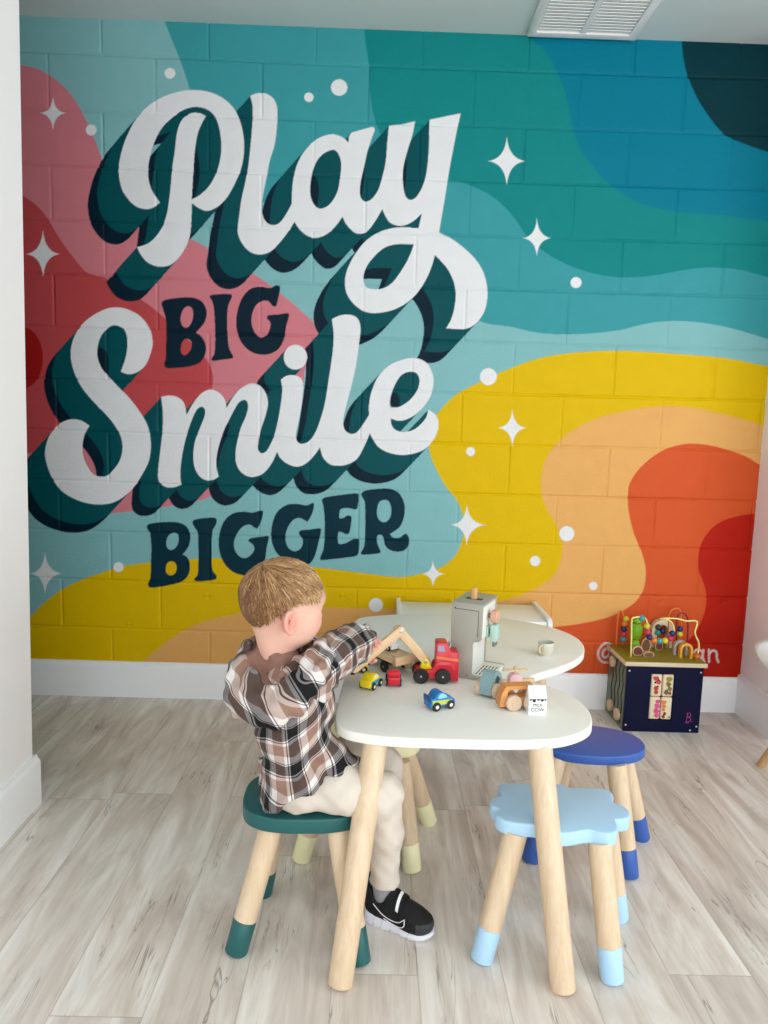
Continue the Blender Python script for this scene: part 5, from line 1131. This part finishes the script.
# ---- shoes and socks
m_shoe = paint('black_knit_upper', rgb(24, 24, 26), .75, .4, 400, .08, .3); m_sole = paint('white_foam_sole', rgb(226, 226, 234), .5, 0, 0, .02); m_toe = paint('charcoal_toe_cap', rgb(44, 46, 50), .6); m_sock = paint('grey_marl_sock', rgb(150, 150, 154), .9, .4, 500, .12)
def shoe(heel, toe, label=None):
    d = unit(A3(*toe, 0) - A3(*heel, 0)); sdn = A3(d[1], -d[0], 0); L = math.dist(heel, toe)
    AXs = [d, sdn, A3(0, 0, 1)]; P = lambda a, b, c: A3(heel[0], heel[1], 0) + d * a * L + sdn * b + A3(0, 0, c)
    r = bpy.data.objects.new('shoe', None); COL.objects.link(r); r.parent = child; r.empty_display_size = .03
    F_ = Field(np.minimum(P(0, 0, 0), P(1, 0, 0)) - (.05, .05, .01), np.maximum(P(0, 0, .12), P(1, 0, .12)) + (.05, .05, .02), .0024)
    F_.ell(P(.20, 0, .040), (.036, .030, .036), AXs, .012).ell(P(.74, .002, .030), (.043, .0325, .030), AXs, .02).ell(P(.50, 0, .038), (.050, .030, .036), AXs, .02)
    F_.cap(P(.13, 0, .05), P(.15, 0, .082), .026, .024, .012).cap(P(.38, 0, .050), P(.34, 0, .076), .024, .021, .02)
    F_.cap(P(.23, 0, .074), P(.22, 0, .14), .0265, .032, .004, True)
    X, Y, Z = F_.grid(); F_.F = np.maximum(F_.F, (.012 - Z).astype(np.float32))
    V, Q = F_.skin(); V = relax(V, Q, 2, .5); up = np_mesh('upper', V, Q, m_shoe, r)
    # toe bumper follows the upper
    ra = (V - A3(heel[0], heel[1], 0)) @ d / L; keep = (ra[Q] > .80).all(1) & (V[Q][:, :, 2] < .042).all(1)
    if keep.any():
        Qk = Q[keep]; u_, inv = np.unique(Qk, return_inverse=True); c0 = P(.7, 0, .02); Vk = V[u_] + (V[u_] - c0) / np.linalg.norm(V[u_] - c0, axis=1)[:, None] * .0012
        np_mesh('toe_cap', Vk, inv.reshape(Qk.shape), m_toe, r)
    # sole
    out = crom([(-.02, 0), (.02, .024), (.20, .030), (.45, .029), (.70, .0345), (.90, .027), (1.02, .004), (.95, -.022), (.72, -.033), (.45, -.027), (.20, -.029), (.02, -.024)], 5)
    def top(a): return np.interp(a, [0, .25, .5, .75, .9, 1.02], [.034, .029, .021, .015, .014, .018])
    rings = []
    for e, zf in ((.90, 0), (.975, .12), (1.0, .4), (1.0, .8), (.96, 1.0)):
        rings.append([tuple(P(.5 + (a - .5) * e, b * e, 0) + A3(0, 0, top(a) * zf + (.006 * max(0, (a - .80) / .22) ** 2) * (1 - zf) + .0005)) for a, b in out])
    so = G().rings(rings).go('sole', m_sole, r, 50)
    g = G()
    for a in (.06, .18, .30, .44, .58, .70, .82):
        for sg in (-1, 1):
            b_ = np.interp(a, [.02, .2, .45, .7, .9], [.025, .0305, .0285, .034, .0265]) * sg
            g.tube([tuple(P(a - .02, b_ * 1.005, .004)), tuple(P(a + .012, b_ * 1.012, top(a) * .5)), tuple(P(a + .018, b_ * 1.0, top(a) * .9))], .0016, 6)
    g.go('sole_ribs', m_sole, so, 180)
    # surface marks projected on the upper
    zc = P(.55, 0, .03)
    def onto(a, c, sgn):
        q = P(a, 0, c); best = None
        dv = (V - q) @ sdn * sgn; da = np.abs((V - q) @ d) + np.abs(V[:, 2] - q[2]) * 1.0; w = np.where(dv > 0, da, 9); i = np.argsort(w)[:6]
        return q + sdn * sgn * (np.max(dv[i]) + .0012)
    m_w = paint('white_piping', rgb(238, 238, 240), .5)
    for sgn in (1, -1):
        sw = [(.16, .060), (.24, .050), (.34, .0405), (.46, .0345), (.56, .0365), (.645, .0475), (.645, .034), (.60, .0265), (.52, .0240), (.42, .0275), (.33, .034)]
        G().tube([tuple(onto(a, c, sgn)) for a, c in crom([s_ + ((1,) if i in (0, 5) else ()) for i, s_ in enumerate(sw)], 4, False)], .0011, 6).go('tick_mark', m_w, r, 180)
    # strap across the instep
    rs_ = []
    for j, t in enumerate(np.linspace(-1.2, 1.25, 13)):
        b, c = .034 * math.sin(t), .040 + .041 * math.cos(t) ** 1.0
        rs_.append([tuple(P(.50 + da, b * s1, c * 1 + dz)) for da, s1, dz in ((-.075, 1.0, .004), (.075, 1.0, -.006), (.075, 1.05, -.003), (-.075, 1.05, .007))])
    st = G().rings(rs_).go('strap', m_shoe, r, 60)
    rs_ = []
    for t in np.linspace(-.15, 1.15, 9):
        b, c = .0345 * math.sin(t), .0415 + .0425 * math.cos(t)
        rs_.append([tuple(P(.52 + da, b * s1 * 1.03, c + dz)) for da, s1, dz in ((-.018, 1, .002), (.018, 1, -.001), (.018, 1.04, .0015), (-.018, 1.04, .0045))])
    G().rings(rs_).go('strap_stripe', m_w, st, 60)
    G().tube([tuple(P(.10, 0, .082)), tuple(P(.035, 0, .096)), tuple(P(.02, 0, .085)), tuple(P(.05, 0, .070))], .0035, 8).go('heel_loop', m_shoe, r, 180)
    G().tube([tuple(P(.24, 0, .045)), tuple(P(.23, 0, .080)), tuple(P(.22, 0, .118))], [.0245, .0245, .0275], 24).go('sock', m_sock, r, 180)
    return r
shoe((1.300, -1.325), (1.452, -1.392)); shoe((1.344, -1.188), (1.350, -1.032))
# ================================================================== LIGHT AND CAMERA
def area(name, loc, rot, sx, sy, power, color=(1, 1, 1)):
    l = bpy.data.lights.new(name, 'AREA'); l.shape = 'RECTANGLE'; l.size = sx; l.size_y = sy; l.energy = power; l.color = color
    o = bpy.data.objects.new(name, l); COL.objects.link(o); o.location = loc; o.rotation_euler = rot; return o
# daylight entering by the two window openings
area('daylight_right_window', (XR - .03, -3.9, 1.3), (0, math.radians(90), 0), 2.05, 3.95, 72, (1, .985, .96))
area('daylight_front_window', (2.45, YF + .05, 1.3), (math.radians(90), 0, 0), 3.4, 2.05, 72, (.97, .985, 1))
w = bpy.data.worlds.new('sky'); SC.world = w; w.use_nodes = True
w.node_tree.nodes['Background'].inputs[0].default_value = (.80, .88, 1, 1); w.node_tree.nodes['Background'].inputs[1].default_value = 1.2

cam = bpy.data.cameras.new('camera'); co = bpy.data.objects.new('camera', cam); COL.objects.link(co)
cam.sensor_fit = 'HORIZONTAL'; cam.sensor_width = 36.0; cam.lens = FPX / 768 * 36.0; cam.clip_start = .05
Mx = Matrix([[CR[i], CU[i], -CF[i], CAM[i]] for i in range(3)] + [[0, 0, 0, 1]]); co.matrix_world = Mx
SC.camera = co
vs = SC.view_settings; vs.view_transform = 'Standard'; vs.look = 'None'; vs.gamma = 1; vs.use_curve_mapping = False; vs.exposure = 0.0
SC.cycles.use_denoising = True; SC.cycles.max_bounces = 8; SC.cycles.diffuse_bounces = 5
